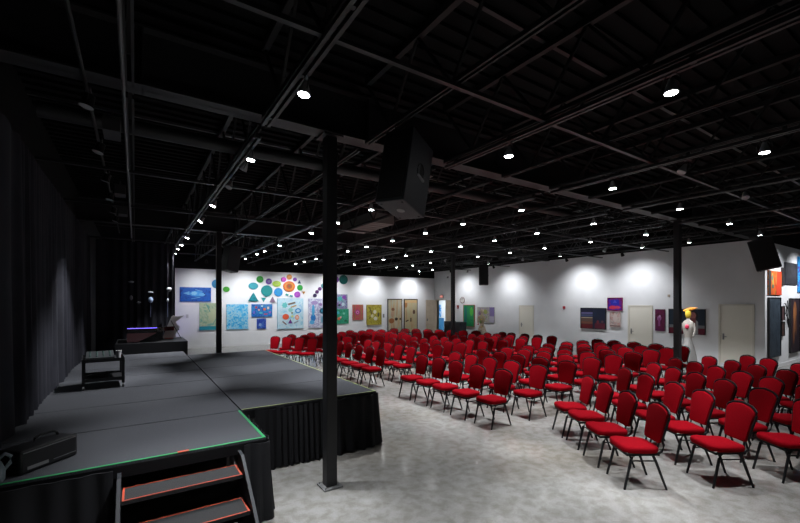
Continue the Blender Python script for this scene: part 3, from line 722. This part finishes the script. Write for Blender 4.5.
wall_shape('disc', 4.93, 2.95, .23, (.02, .30, .38), 'teal oval at the left edge of the disc cluster', .17, [((.05, .45, .55), .7)])
wall_shape('disc', 5.25, 3.29, .17, (.03, .33, .04), 'green disc at the upper left of the disc cluster', inner=[((.08, .45, .08), .6)])
wall_shape('disc', 5.69, 3.20, .15, (.18, .05, .42), 'purple disc between green disc and yellow green oval', inner=[((.35, .3, .6), .5)])
wall_shape('disc', 6.09, 3.09, .21, (.40, .62, .02), 'bright yellow green oval in the disc cluster', .15, [((.5, .7, .1), .6)])
wall_shape('disc', 6.45, 3.32, .13, (.55, .03, .50), 'magenta disc left of the small orange disc')
wall_shape('disc', 6.75, 3.46, .14, (.72, .27, .04), 'small orange disc at the top of the disc cluster')
wall_shape('disc', 7.05, 3.34, .10, (.22, .06, .40), 'small violet disc right of the small orange disc')
wall_shape('disc', 5.59, 2.72, .28, (.0, .30, .33), 'largest teal disc in the middle of the cluster', inner=[((.02, .4, .4), .75)])
wall_shape('disc', 6.18, 2.66, .22, (.01, .28, .72), 'bright blue disc below the yellow green oval', inner=[((.05, .42, .8), .5)])
wall_shape('disc', 6.74, 2.97, .31, (.75, .15, .02), 'large orange ringed disc with a dark star centre', .27, [((.8, .35, .05), .75), ((.6, .08, .02), .5), ((.25, .15, .05), .25)])
wall_shape('disc', 7.32, 2.91, .15, (.03, .40, .06), 'green disc at the right edge of the disc cluster')
wall_shape('disc', 7.18, 2.55, .16, (.42, .05, .55), 'purple disc at the lower right of the cluster', inner=[((.55, .15, .65), .6)])
wall_shape('tri', 4.93, 2.41, .25, (.0, .25, .30), 'large teal triangle below the teal oval', .22)
wall_shape('inv', 5.43, 2.26, .12, (.02, .40, .42), 'small teal triangle pointing down', .11)
wall_shape('tri', 5.88, 2.28, .15, (.28, .18, .28), 'mauve grey triangle above the pale shapes painting', .15)
wall_shape('tri', 7.29, 3.22, .09, (.02, .06, .18), 'tiny dark blue triangle above the right green disc', .09)
wall_shape('inv', 7.53, 2.64, .08, (.5, .2, .03), 'tiny orange triangle pointing down beside the purple disc', .07)
wall_shape('dia', 6.63, 2.53, .09, (.02, .33, .30), 'upper small teal diamond below the orange disc', .07)
wall_shape('dia', 6.85, 2.47, .09, (.02, .28, .30), 'lower small teal diamond below the orange disc', .06)
wall_shape('disc', 8.16, 2.50, .10, (.04, .02, .10), 'lowest of the small dark discs rising toward the near column')
wall_shape('disc', 8.28, 2.70, .10, (.12, .02, .16), 'middle one of the small dark purple discs by the near column')
wall_shape('disc', 8.44, 2.87, .10, (.16, .03, .22), 'upper one of the small dark purple discs by the near column')
wall_shape('disc', 8.66, 3.04, .14, (.02, .28, .32), 'teal disc just left of the near column')
wall_shape('disc', 9.38, 3.40, .19, (.20, .06, .34), 'purple disc just right of the near column')
wall_shape('disc', 9.86, 3.42, .26, (.0, .13, .12), 'large dark green disc highest on the wall right of the near column', inner=[((.01, .2, .18), .6)])
tag(MB().box(-.05, .05, -.02, 0, -.11, .11).build('switch_plate', GREYM, loc=(12.52, YB, 1.32)), 'small grey switch plate right of the yellow painting', 'switch')
tag(MB().box(-.05, .05, -.02, 0, -.08, .08).build('switch_plate', mat('white_plastic', (.5, .5, .52), .4), loc=(2.0, YB, 1.5)), 'small switch plate at the left end of the back wall', 'switch')

# ------------------------------------------------------------------ right wall things
canvas('painting', 'bright green painting in a thin red frame on the right wall by the doorway', 'painting', 'right', 17.05, 17.92, .72, 1.96, mat_swirl('green_field', [(.0, .22, .12), (.01, .36, .16), (.02, .45, .12), (.0, .25, .25)], 5), [('e', .75, .3, .15, .2, (.15, .6, .08)), ('r', .2, .5, .12, .4, (.0, .25, .22)), ('e', .8, .12, .04, .03, (.5, .6, .1))], frame=(mat('dull_red_frame', (.35, .12, .08), .5), .03))
canvas('painting', 'pale floral painting with lilac right side behind the flowered figure', 'painting', 'right', 15.48, 16.78, 1.0, 1.86, mat_swirl('floral_pale', [(.3, .38, .2), (.6, .6, .5), (.4, .32, .45), (.65, .65, .6)], 8), [('r', .86, .3, .13, .3, (.30, .24, .5)), ('e', .2, .4, .12, .15, (.3, .16, .3)), ('e', .5, .3, .12, .15, (.45, .5, .15)), ('r', .86, .78, .13, .2, (.55, .52, .65)), ('e', .4, .75, .1, .15, (.5, .2, .15))])
tv = canvas('framed_picture', 'wide dark framed picture of blurred night lights on the white right wall', 'picture', 'right', 9.27, 10.37, 1.02, 1.88, mat('night_dark', (.015, .02, .04), .35),
  [('r', .25, .1, .24, .1, (.02, .02, .06)), ('r', .25, .24, .24, .04, (.22, .2, .38)), ('r', .25, .36, .24, .05, (.10, .12, .25)), ('r', .25, .47, .24, .02, (.6, .5, .35)), ('r', .25, .58, .24, .07, (.20, .12, .10)), ('r', .25, .72, .24, .06, (.28, .12, .08)), ('r', .25, .9, .24, .1, (.22, .02, .03)), ('r', .78, .86, .2, .13, (.18, .02, .05)), ('e', .7, .68, .05, .1, (.25, .04, .06)), ('e', .88, .65, .05, .06, (.2, .1, .12)), ('r', .6, .3, .05, .1, (.03, .05, .1))], frame=(mat('thin_black_frame', (.01, .01, .01), .4), .02))
canvas('painting', 'small purple and blue square painting above the pink one', 'painting', 'right', 8.60, 9.15, 1.83, 2.30, mat_swirl('purple_sq', [(.04, .0, .15), (.3, .01, .25), (.03, .02, .5), (.2, .0, .1)], 6), [('r', .5, .35, .32, .22, (.02, .02, .45)), ('e', .35, .8, .3, .15, (.7, .05, .12)), ('e', .7, .78, .2, .12, (.65, .08, .2)), ('t', .5, .25, .15, .15, (.1, .1, .6))], frame=(mat('crimson_edge', (.18, .0, .06), .5), .03))
canvas('painting', 'pale pink and grey painting hanging below the purple square one', 'painting', 'right', 8.66, 9.07, 1.14, 1.74, mat_swirl('pink_pale', [(.45, .18, .2), (.65, .45, .42), (.7, .62, .58), (.4, .3, .32)], 6), [('e', .5, .4, .2, .3, (.72, .62, .6)), ('r', .5, .95, .5, .04, (.2, .1, .1))], frame=(mat('pale_pink_edge', (.6, .5, .48), .5), .02))
canvas('painting', 'narrow upright dark red painting with a lilac figure right of the second door', 'painting', 'right', 7.03, 7.36, 1.07, 1.88, mat_swirl('dark_red', [(.10, .0, .05), (.22, .01, .09), (.15, .01, .12)], 4), [('e', .45, .42, .22, .12, (.45, .2, .42)), ('r', .45, .6, .1, .18, (.35, .1, .3)), ('e', .5, .32, .1, .05, (.6, .4, .6))])
canvas('painting', 'dark painting of a person with dark hair in a white blouse behind the right column', 'painting', 'right', 5.77, 6.88, 1.02, 1.89, mat('night_teal', (.008, .02, .035), .5),
  [('r', .5, .7, .5, .06, (.25, .27, .28)), ('r', .5, .88, .5, .12, (.18, .0, .03)), ('e', .66, .27, .16, .26, (.02, .012, .012)), ('r', .62, .75, .2, .25, (.42, .42, .42)), ('e', .62, .52, .2, .12, (.42, .42, .42)), ('e', .68, .25, .085, .14, (.45, .18, .16)), ('r', .68, .5, .08, .14, (.28, .08, .08)), ('e', .68, .62, .09, .12, (.3, .08, .09))], frame=(mat('thin_black_frame', (.01, .01, .01), .4), .012))
# two decorated standing figures
def figure(name, label, x, y, rz, head, body, skirt, beak):
    t = thing(name, label, 'figure', (x, y, 0), rz)
    MB().lathe([(.22, 0), (.22, .02), (.03, .04), (.025, .5)], 20).build('stand', FRAME, t, smooth=True)
    n = 24; R_ = []
    for z, r, rb in ((.30, .30, .02), (.5, .27, .02), (.75, .20, .01), (.92, .13, 0), (1.0, .115, 0)):
        R_.append([((r + rb * sin(k * pi)) * cos(2 * pi * k / n), (r * .8 + rb) * sin(2 * pi * k / n) * (1 + .08 * (k % 2)), z) for k in range(n)])
    MB().loft(R_).build('skirt', skirt, t, smooth=True)
    R_ = []
    for z, a, b in ((.98, .12, .09), (1.08, .135, .10), (1.22, .17, .115), (1.34, .19, .10), (1.42, .16, .08), (1.47, .06, .055), (1.52, .045, .045)):
        R_.append([(b * cos(2 * pi * k / n), a * sin(2 * pi * k / n), z) for k in range(n)])
    MB().loft(R_).build('torso', body, t, smooth=True)
    MB().lathe([(.03, 1.50), (.07, 1.54), (.095, 1.62), (.09, 1.70), (.06, 1.76), (.01, 1.78)], 18).build('head', head, t, smooth=True)
    for s in (-1, 1):
        MB().tube([(0, s * .17, 1.38), (-.03, s * .23, 1.2), (-.12, s * .2, 1.02)], [.045, .036, .025], 8).build('arm', body, t, smooth=True)
    if beak:
        MB().tube([(-.02, -.30, 1.80), (-.03, -.1, 1.765), (-.03, .05, 1.72), (-.02, .16, 1.72)], [.012, .04, .05, .01], 8).build('hat', mat('orange_feather', (.7, .25, .02), .6), t, smooth=True)
        MB().lathe([(.02, 1.25), (.07, 1.30), (.07, 1.36), (.01, 1.4)], 10, Matrix.Translation((-.08, 0, -.04))).build('red_flower', mat('red_flower', (.6, .03, .08), .6), t, smooth=True)
    else:
        for k in range(7):
            a = k * 2.4; MB().lathe([(.01, -.03), (.05, -.01), (.05, .02), (.01, .035)], 8, Matrix.Translation((-.13 + .04 * cos(k), .14 * sin(a), .55 + .13 * k))).build('fabric_flower', mat(['bloom_red', 'bloom_green', 'bloom_gold'][k % 3], [(.45, .06, .05), (.2, .35, .06), (.55, .4, .08)][k % 3], .7), t, smooth=True)
    return t
figure('dressed_figure', 'standing figure with yellow head, orange feathered hat and white dress beside the right column', 13.75, 5.27, 0, mat('yellow_head', (.7, .5, .04), .5), mat('cream_bodice', (.30, .27, .24), .7), mat('white_tulle', (.28, .27, .26), .8), True).scale = (.85, .8, 1.1)
figure('flowered_figure', 'standing figure covered in cloth flowers before the pale floral painting', 15.7, 15.75, 0, mat('pale_head', (.55, .45, .35), .6), mat_swirl('flower_cloth', [(.3, .35, .12), (.6, .55, .4), (.45, .15, .12)], 14), mat_swirl('flower_skirt', [(.5, .4, .3), (.65, .6, .5), (.4, .15, .12)], 12), False)
# small devices
a = thing('fire_alarm', 'small red fire alarm box on the bare right wall', 'alarm', (XR, 11.22, 1.88))
MB().box(-.05, 0, -.05, .05, -.04, .08).build('case', mat('alarm_red', (.4, .02, .03), .4), a); MB().lathe([(.03, -.08), (.03, -.04)], 10, Matrix.Translation((-.03, 0, 0))).build('sounder', GREYM, a)
a = thing('fire_alarm', 'small dark red alarm pull beside the corner doorway', 'alarm', (XR, 18.45, 1.85))
MB().box(-.05, 0, -.07, .07, -.1, .1).build('case', mat('alarm_red2', (.25, .02, .02), .4), a); MB().bar((-.055, -.04, -.02), (-.055, .04, -.02), .01, .02).build('pull_bar', WHT, a)
ck = thing('wall_clock', 'round pale wall clock with a dark rim above the alarm pull', 'clock', (XR, 18.05, 2.26)); MR = Matrix.Rotation(radians(-90), 4, 'Y')
MB().lathe([(.17, 0.002), (.17, .03)], 28, MR).build('clock_face', mat('clock_face', (.55, .52, .5), .5), ck)
MB().tube([(-.03, .18 * cos(2 * pi * k / 28), .18 * sin(2 * pi * k / 28)) for k in range(28)], .016, 6, True).build('rim', mat('brown_rim', (.18, .08, .06), .4), ck, smooth=True)
h = MB(); h.bar((-.036, 0, 0), (-.036, .07, .06), .01, .006); h.bar((-.036, 0, 0), (-.036, -.02, .12), .01, .006); h.build('hands', FRAME, ck)
ex = thing('exit_sign', 'small lit pinkish exit sign above the corner doorway', 'sign', (XR, 20.0, 2.50))
MB().box(-.05, 0, -.17, .17, -.1, .1).build('housing', mat('sign_housing', (.5, .42, .42), .4), ex)
MB().box(-.053, -.0501, -.12, .12, -.05, .05).build('lit_panel', mat('exit_red', (.9, .25, .2), .4, emit=1.0), ex)
th = tag(MB().box(-.03, 0, -.035, .035, -.045, .045).build('thermostat', mat('beige_plastic', (.45, .38, .3), .5), loc=(XR, 6.90, 2.38)), 'small beige wall device above the woman portrait by the column', 'thermostat')
th['label'] = 'small beige wall device above the narrow red painting by the column'
for i, (y, z) in enumerate([(19.4, 3.7), (17.6, 3.95)]):
    m = MB(); m.tube([(0, 0, 0), (-.06, 0, .02), (-.10, 0, -.06)], .02, 8); m.box(-.02, 0, -.05, .05, -.06, .06)
    tag(m.build('wall_fitting', GREYM, loc=(XR, y, z)), 'small grey fitting high on the right wall %s the far column' % ['left of', 'right of'][i], 'fitting')
# loudspeakers standing on the floor behind the last row
for i, (y, x, hh) in enumerate([(18.2, 15.55, 1.02), (17.55, 15.75, 1.0)]):
    t = thing('floor_loudspeaker', 'black floor loudspeaker cabinet behind the last row, %s of the pair' % ['left', 'right'][i], 'loudspeaker', (x, y, 0), 0, 'floor loudspeakers by the corner')
    MB().box(-.25, .25, -.27, .27, 0, hh).build('cabinet', SPK, t, bevel=.02); MB().box(-.27, -.251, -.23, .23, .06, hh - .06).build('grille', GRILLE, t)

# ------------------------------------------------------------------ wing wall pictures
canvas('painting', 'red and orange abstract painting behind the tilted loudspeaker', 'painting', 'wing', 16.6, 17.9, 2.38, 3.15, mat_swirl('orange_abs', [(.5, .05, .02), (.8, .12, .03), (.7, .3, .04), (.1, .08, .06)], 4, 2, (1, 1, .6)), [('r', .08, .5, .08, .5, (.04, .04, .04)), ('r', .3, .4, .04, .3, (.6, .5, .1), 10), ('e', .25, .3, .06, .1, (.2, .3, .25)), ('e', .3, .65, .08, .08, (.15, .2, .15)), ('r', .75, .5, .2, .5, (.75, .09, .03)), ('r', .55, .3, .03, .3, (.75, .3, .08), -8)])
canvas('painting', 'square charcoal abstract painting right of the red and orange one', 'painting', 'wing', 18.3, 19.70, 2.75, 3.50, mat_swirl('charcoal', [(.02, .02, .03), (.05, .05, .07), (.09, .08, .11)], 4))
canvas('painting', 'bright blue and purple picture cut by the right edge of the view', 'painting', 'wing', 19.82, 21.0, 2.5, 3.78, mat_swirl('neon_blue', [(.02, .25, .7), (.05, .5, .85), (.1, .1, .5), (.3, .1, .45)], 3, 1, (1, 1, 2)))
canvas('painting', 'tall dark blue grey abstract panel nearest the outer wall corner', 'painting', 'wing', 16.62, 17.75, .40, 2.28, mat_swirl('slate_tall', [(.015, .02, .03), (.04, .06, .09), (.10, .14, .18), (.02, .025, .04)], 4, 2, (1.5, 1.5, .6)), frame=(mat('thin_black_frame', (.01, .01, .01), .4), .02))
canvas('painting', 'tall dark panel with a golden brown flame at the right edge', 'painting', 'wing', 18.85, 19.95, .40, 2.26, mat_swirl('flame_dark', [(.02, .015, .03), (.05, .03, .05), (.08, .04, .04)], 4), [('e', .48, .25, .2, .2, (.35, .14, .05)), ('e', .42, .4, .14, .25, (.5, .22, .08)), ('e', .35, .6, .1, .25, (.28, .12, .06)), ('e', .6, .5, .1, .2, (.18, .08, .05))], frame=(mat('thin_black_frame', (.01, .01, .01), .4), .02))
canvas('framed_picture', 'upper small dark framed picture between the two tall panels', 'picture', 'wing', 17.86, 18.16, 1.55, 2.0, mat_swirl('small_a', [(.1, .03, .04), (.2, .12, .12)], 6), frame=(FRAME, .015))
canvas('framed_picture', 'lower small dark framed picture between the two tall panels', 'picture', 'wing', 17.86, 18.16, 1.03, 1.48, mat_swirl('small_b', [(.04, .03, .03), (.2, .1, .08)], 6), frame=(FRAME, .015))
canvas('framed_picture', 'small narrow dark picture right of the red and orange painting', 'picture', 'wing', 17.98, 18.22, 2.7, 3.3, mat_swirl('small_c', [(.03, .03, .03), (.1, .08, .09)], 6))
m = MB()
m.tube([(-.2, 0, .4), (-.05, 0, .25), (-.15, 0, .05), (.05, 0, -.1), (.2, 0, -.35)], .018, 6); m.tube([(.02, 0, .5), (.08, 0, .2), (-.02, 0, -.2), (.15, 0, -.42)], .014, 6)
m.tube([(-.2, 0, .4), (-.2, .04, .4)], .01, 5); m.tube([(.08, 0, .2), (.08, .04, .2)], .01, 5)
tag(m.build('wall_sculpture', FRAME, loc=(18.5, YC - .04, 1.7)), 'thin black bent wire sculpture left of the flame panel', 'sculpture')

# ------------------------------------------------------------------ things on the stage
# riser and piano
tag(MB().box(-.42, 1.22, 12.52, 14.2, .01, 1.07).build('piano_riser', FRAME), 'low black platform carrying the piano behind the stage', 'riser')
PL = mat('piano_black_lacquer', (.008, .007, .007), .12)
pn = thing('grand_piano', 'black grand piano with raised lid in reflection grey in front of the back curtain', 'piano', (.0, 13.2, 1.07))
MB().prism([(-.18, -.45), (-.18, .62), (1.0, .62), (1.10, .45), (1.08, .2), (.92, .08), (.72, 0), (.60, -.2), (.50, -.45)], 'z', .26, .38).build('case', PL, pn, bevel=.01)
MB().prism([(-.18, .02), (.08, .02), (.50, .25), (-.18, .25)], 'y', -.45, -.40).build('side_apron', mat('warm_lacquer_reflection', (.045, .02, .022), .25), pn)  # warm reflection in the polished black side, put into its colour
for x, y in ((-.05, -.3), (-.05, .5), (.9, .4)):
    lg = MB().lathe([(.03, .03), (.045, .1), (.05, .26)], 10, Matrix.Translation((x, y, 0))).build('leg', PL, pn, smooth=True)
    MB().lathe([(.02, 0), (.025, .03)], 8, Matrix.Translation((x, y, 0))).build('caster', CHROME, lg)
ld_ = MB().prism([(.66, .06), (.74, .28), (.88, .66), (.93, .69), (1.04, .66), (1.21, .69), (1.10, .60), (.99, .50), (1.02, .42), (1.09, .36), (1.04, .25), (.98, .14), (1.0, .05)], 'y', .10, .13).build('lid', mat('grey_lid_reflection', (.48, .46, .46), .4), pn)  # pale wall reflected in the black lid, put into colour and outline
MB().bar((.86, .06, .55), (1.12, .02, .02), .018, .018).build('lid_prop', FRAME, pn)
MB().prism([(.1, .02), (.3, .2), (.52, .38), (.62, .5), (.66, .3), (.66, .02)], 'y', .0, .03).build('music_rack', PL, pn)
MB().box(.70, .92, -.02, .02, .03, .06).build('hinge_rail', mat('rust_red_rail', (.35, .07, .04), .4), pn)
MB().box(-.17, .50, -.462, -.452, .372, .388).build('violet_edge', mat('glowing_violet_edge', (.20, .14, 1.0), .4, emit=1.6), pn)  # emissive violet line along the front edge of the case
up = thing('added_uplight', 'added unseen violet uplight on the floor behind the piano platform', 'uplight', (1.35, 19.0, 0))  # unseen lamp added to tint the back wall violet
MB().lathe([(.09, 0), (.09, .16), (.08, .17)], 14).build('housing', FRAME, up, smooth=True)
pl = bpy.data.lights.new('violet_glow', 'SPOT'); pl.energy = 45; pl.spot_size = radians(110); pl.spot_blend = 1; pl.shadow_soft_size = .06; pl.color = (.45, .35, 1.0)
po = bpy.data.objects.new('violet_glow', pl); COL.objects.link(po); po.parent = up; po.location = (0, 0, .2); po.rotation_euler = (radians(140), 0, 0)
# pale ornaments hanging before the back curtain
orn = mat('pale_grey_ornament', (.22, .23, .25), .6)
OR = [(-.09, 13.45, 2.71, 'tilted oval', .075, .03), (-.09, 13.65, 2.27, 'small bulb shaped', .04, .07), (.09, 13.5, 2.14, 'small flat', .06, .02), (.37, 13.45, 2.43, 'flat tilted', .07, .025), (.38, 13.75, 2.21, 'pale blue round', .065, .09), (.83, 13.45, 2.52, 'white round', .065, .065), (.81, 13.75, 2.20, 'bent stemmed', .035, .06)]
for i, (x, y, z, wd, rx, rz_) in enumerate(OR):
    t = thing('hanging_ornament', '%s pale ornament hanging before the back curtain above the piano' % wd, 'ornament', (x, y, z), 0, 'pale ornaments before the back curtain')
    n = 10
    MB().lathe([(.15 * rx, -rz_), (.75 * rx, -rz_ * .6), (rx, 0), (.75 * rx, rz_ * .65), (.15 * rx, rz_)], n).build('ornament', mat('pale_blue_ornament', (.25, .32, .48), .6) if i == 4 else orn, t, smooth=True)
    MB().tube([(0, 0, rz_ * .9), (0, 0, 4.845 - z)], .0012, 4).build('thread', FRAME, t)
    if i in (4, 6): MB().tube([(0, 0, -rz_ * .9), (0, 0, -.5)], .006, 5).build('stem', mat('dull_blue_stem', (.1, .12, .2), .6), t)
    t.rotation_euler = (0, 0, 0)
# cart
ct = thing('equipment_cart', 'low black two shelf equipment cart beside the curtain on the stage', 'cart', (-.43, 8.1, DZ), radians(4))
for z, nm in ((.42, 'top_shelf'), (.12, 'lower_shelf')):
    b = MB(); b.box(-.27, .27, -.36, .36, z, z + .02)
    for q in ((-.27, -.26, -.36, .36), (.26, .27, -.36, .36), (-.26, .26, -.36, -.35), (-.26, .26, .35, .36)): b.box(*q, z + .02, z + .05)
    b.build(nm, FRAME, ct)
for sx in (-1, 1):
    for sy in (-1, 1):
        p = MB(); p.box(sx * .25 - .018, sx * .25 + .018, sy * .34 - .018, sy * .34 + .018, .07, .42); o = p.build('post', FRAME, ct)
        MB().tube([(sx * .25 - .015, sy * .34, .036), (sx * .25 + .015, sy * .34, .036)], .034, 12).build('caster', mat('grey_caster', (.12, .12, .12), .5), o)
rd = random.Random(4)
cb = MB()
for k in range(5):
    pts = [(-.05 + .12 * cos(q * .7 + k) + rd.uniform(-.03, .03), .0 + .2 * sin(q * .7 + k * 1.3) + rd.uniform(-.03, .03), .006 + .012 * k + .004 * (q % 2)) for q in range(11)]
    cb.tube(pts, .005, 5)
tag(cb.build('cable_bundle', FRAME, loc=(-.43, 8.1, DZ + .142)), 'tangle of black cables on the lower shelf of the cart', 'cables')
mx = thing('mixing_console', 'small dark mixing console with green lights on the cart top', 'mixer', (-.45, 8.1, DZ + .442), radians(4))
MB().prism([(-.28, 0), (.26, 0), (.26, .09), (-.28, .04)], 'x', -.2, .16).build('case', mat('mixer_dark', (.012, .014, .015), .5), mx)
for i in range(4):
    for j in range(4):
        yy = -.2 + j * .12; zz = .04 + (yy + .28) / .54 * .05
        MB().lathe([(.014, zz), (.010, zz + .018)], 8, Matrix.Translation((-.15 + i * .085, yy, 0))).build('knob', mat('knob_green_grey', (.04, .08, .07), .5), mx)
cp = thing('drinking_cup', 'pale cup standing on the right end of the cart top', 'cup', (-.22, 7.86, DZ + .442))
MB().lathe([(.03, 0), (.033, .05), (.04, .12), (.037, .12), (.03, .01)], 16).build('cup', mat('pale_cup', (.4, .4, .42), .4), cp, smooth=True)
MB().lathe([(.041, .118), (.042, .13), (.03, .135)], 16).build('lid', mat('cup_lid', (.3, .3, .3), .4), cp, smooth=True)
# case and jug at the front corner of the stage
cs = thing('equipment_case', 'black equipment case with top handle lying at the front left stage corner', 'case', (-.66, 4.45, DZ), radians(46))
MB().box(-.23, .23, -.11, .11, 0, .19).build('body', mat('black_case_plastic', (.012, .012, .013), .45), cs, bevel=.02)
hd = MB(); hd.tube([(-.03, .03, .18), (-.02, .03, .22), (.02, .03, .235), (.12, .03, .235), (.16, .03, .22), (.17, .03, .18)], .011, 8); hd.build('handle', FRAME, cs, smooth=True)
MB().box(-.18, -.02, -.1125, -.1105, .03, .055).build('label_strip', mat('grey_label', (.25, .25, .25), .5), cs)
MB().box(-.21, .21, -.1125, -.1105, .165, .172).build('edge_trim', GREYM, cs)
MB().box(.02, .21, -.1125, -.1105, .04, .045).build('lower_trim', GREYM, cs)
jg = thing('plastic_jug', 'grey blue plastic jug with a looped handle at the left edge beside the case', 'jug', (-.885, 4.16, DZ), radians(30))
JB = mat('grey_blue_plastic', (.20, .24, .27), .45)
MB().lathe([(.06, 0), (.07, .02), (.072, .09), (.05, .15), (.025, .18), (.025, .20)], 18).build('body', JB, jg, smooth=True)
MB().tube([(.03, 0, .17), (.07, 0, .20), (.105, 0, .17), (.10, 0, .12), (.065, 0, .08)], .014, 8).build('handle', JB, jg, smooth=True)
MB().lathe([(.028, .20), (.028, .225), (.02, .23)], 14).build('cap', mat('pale_cap', (.5, .5, .45), .4), jg, smooth=True)
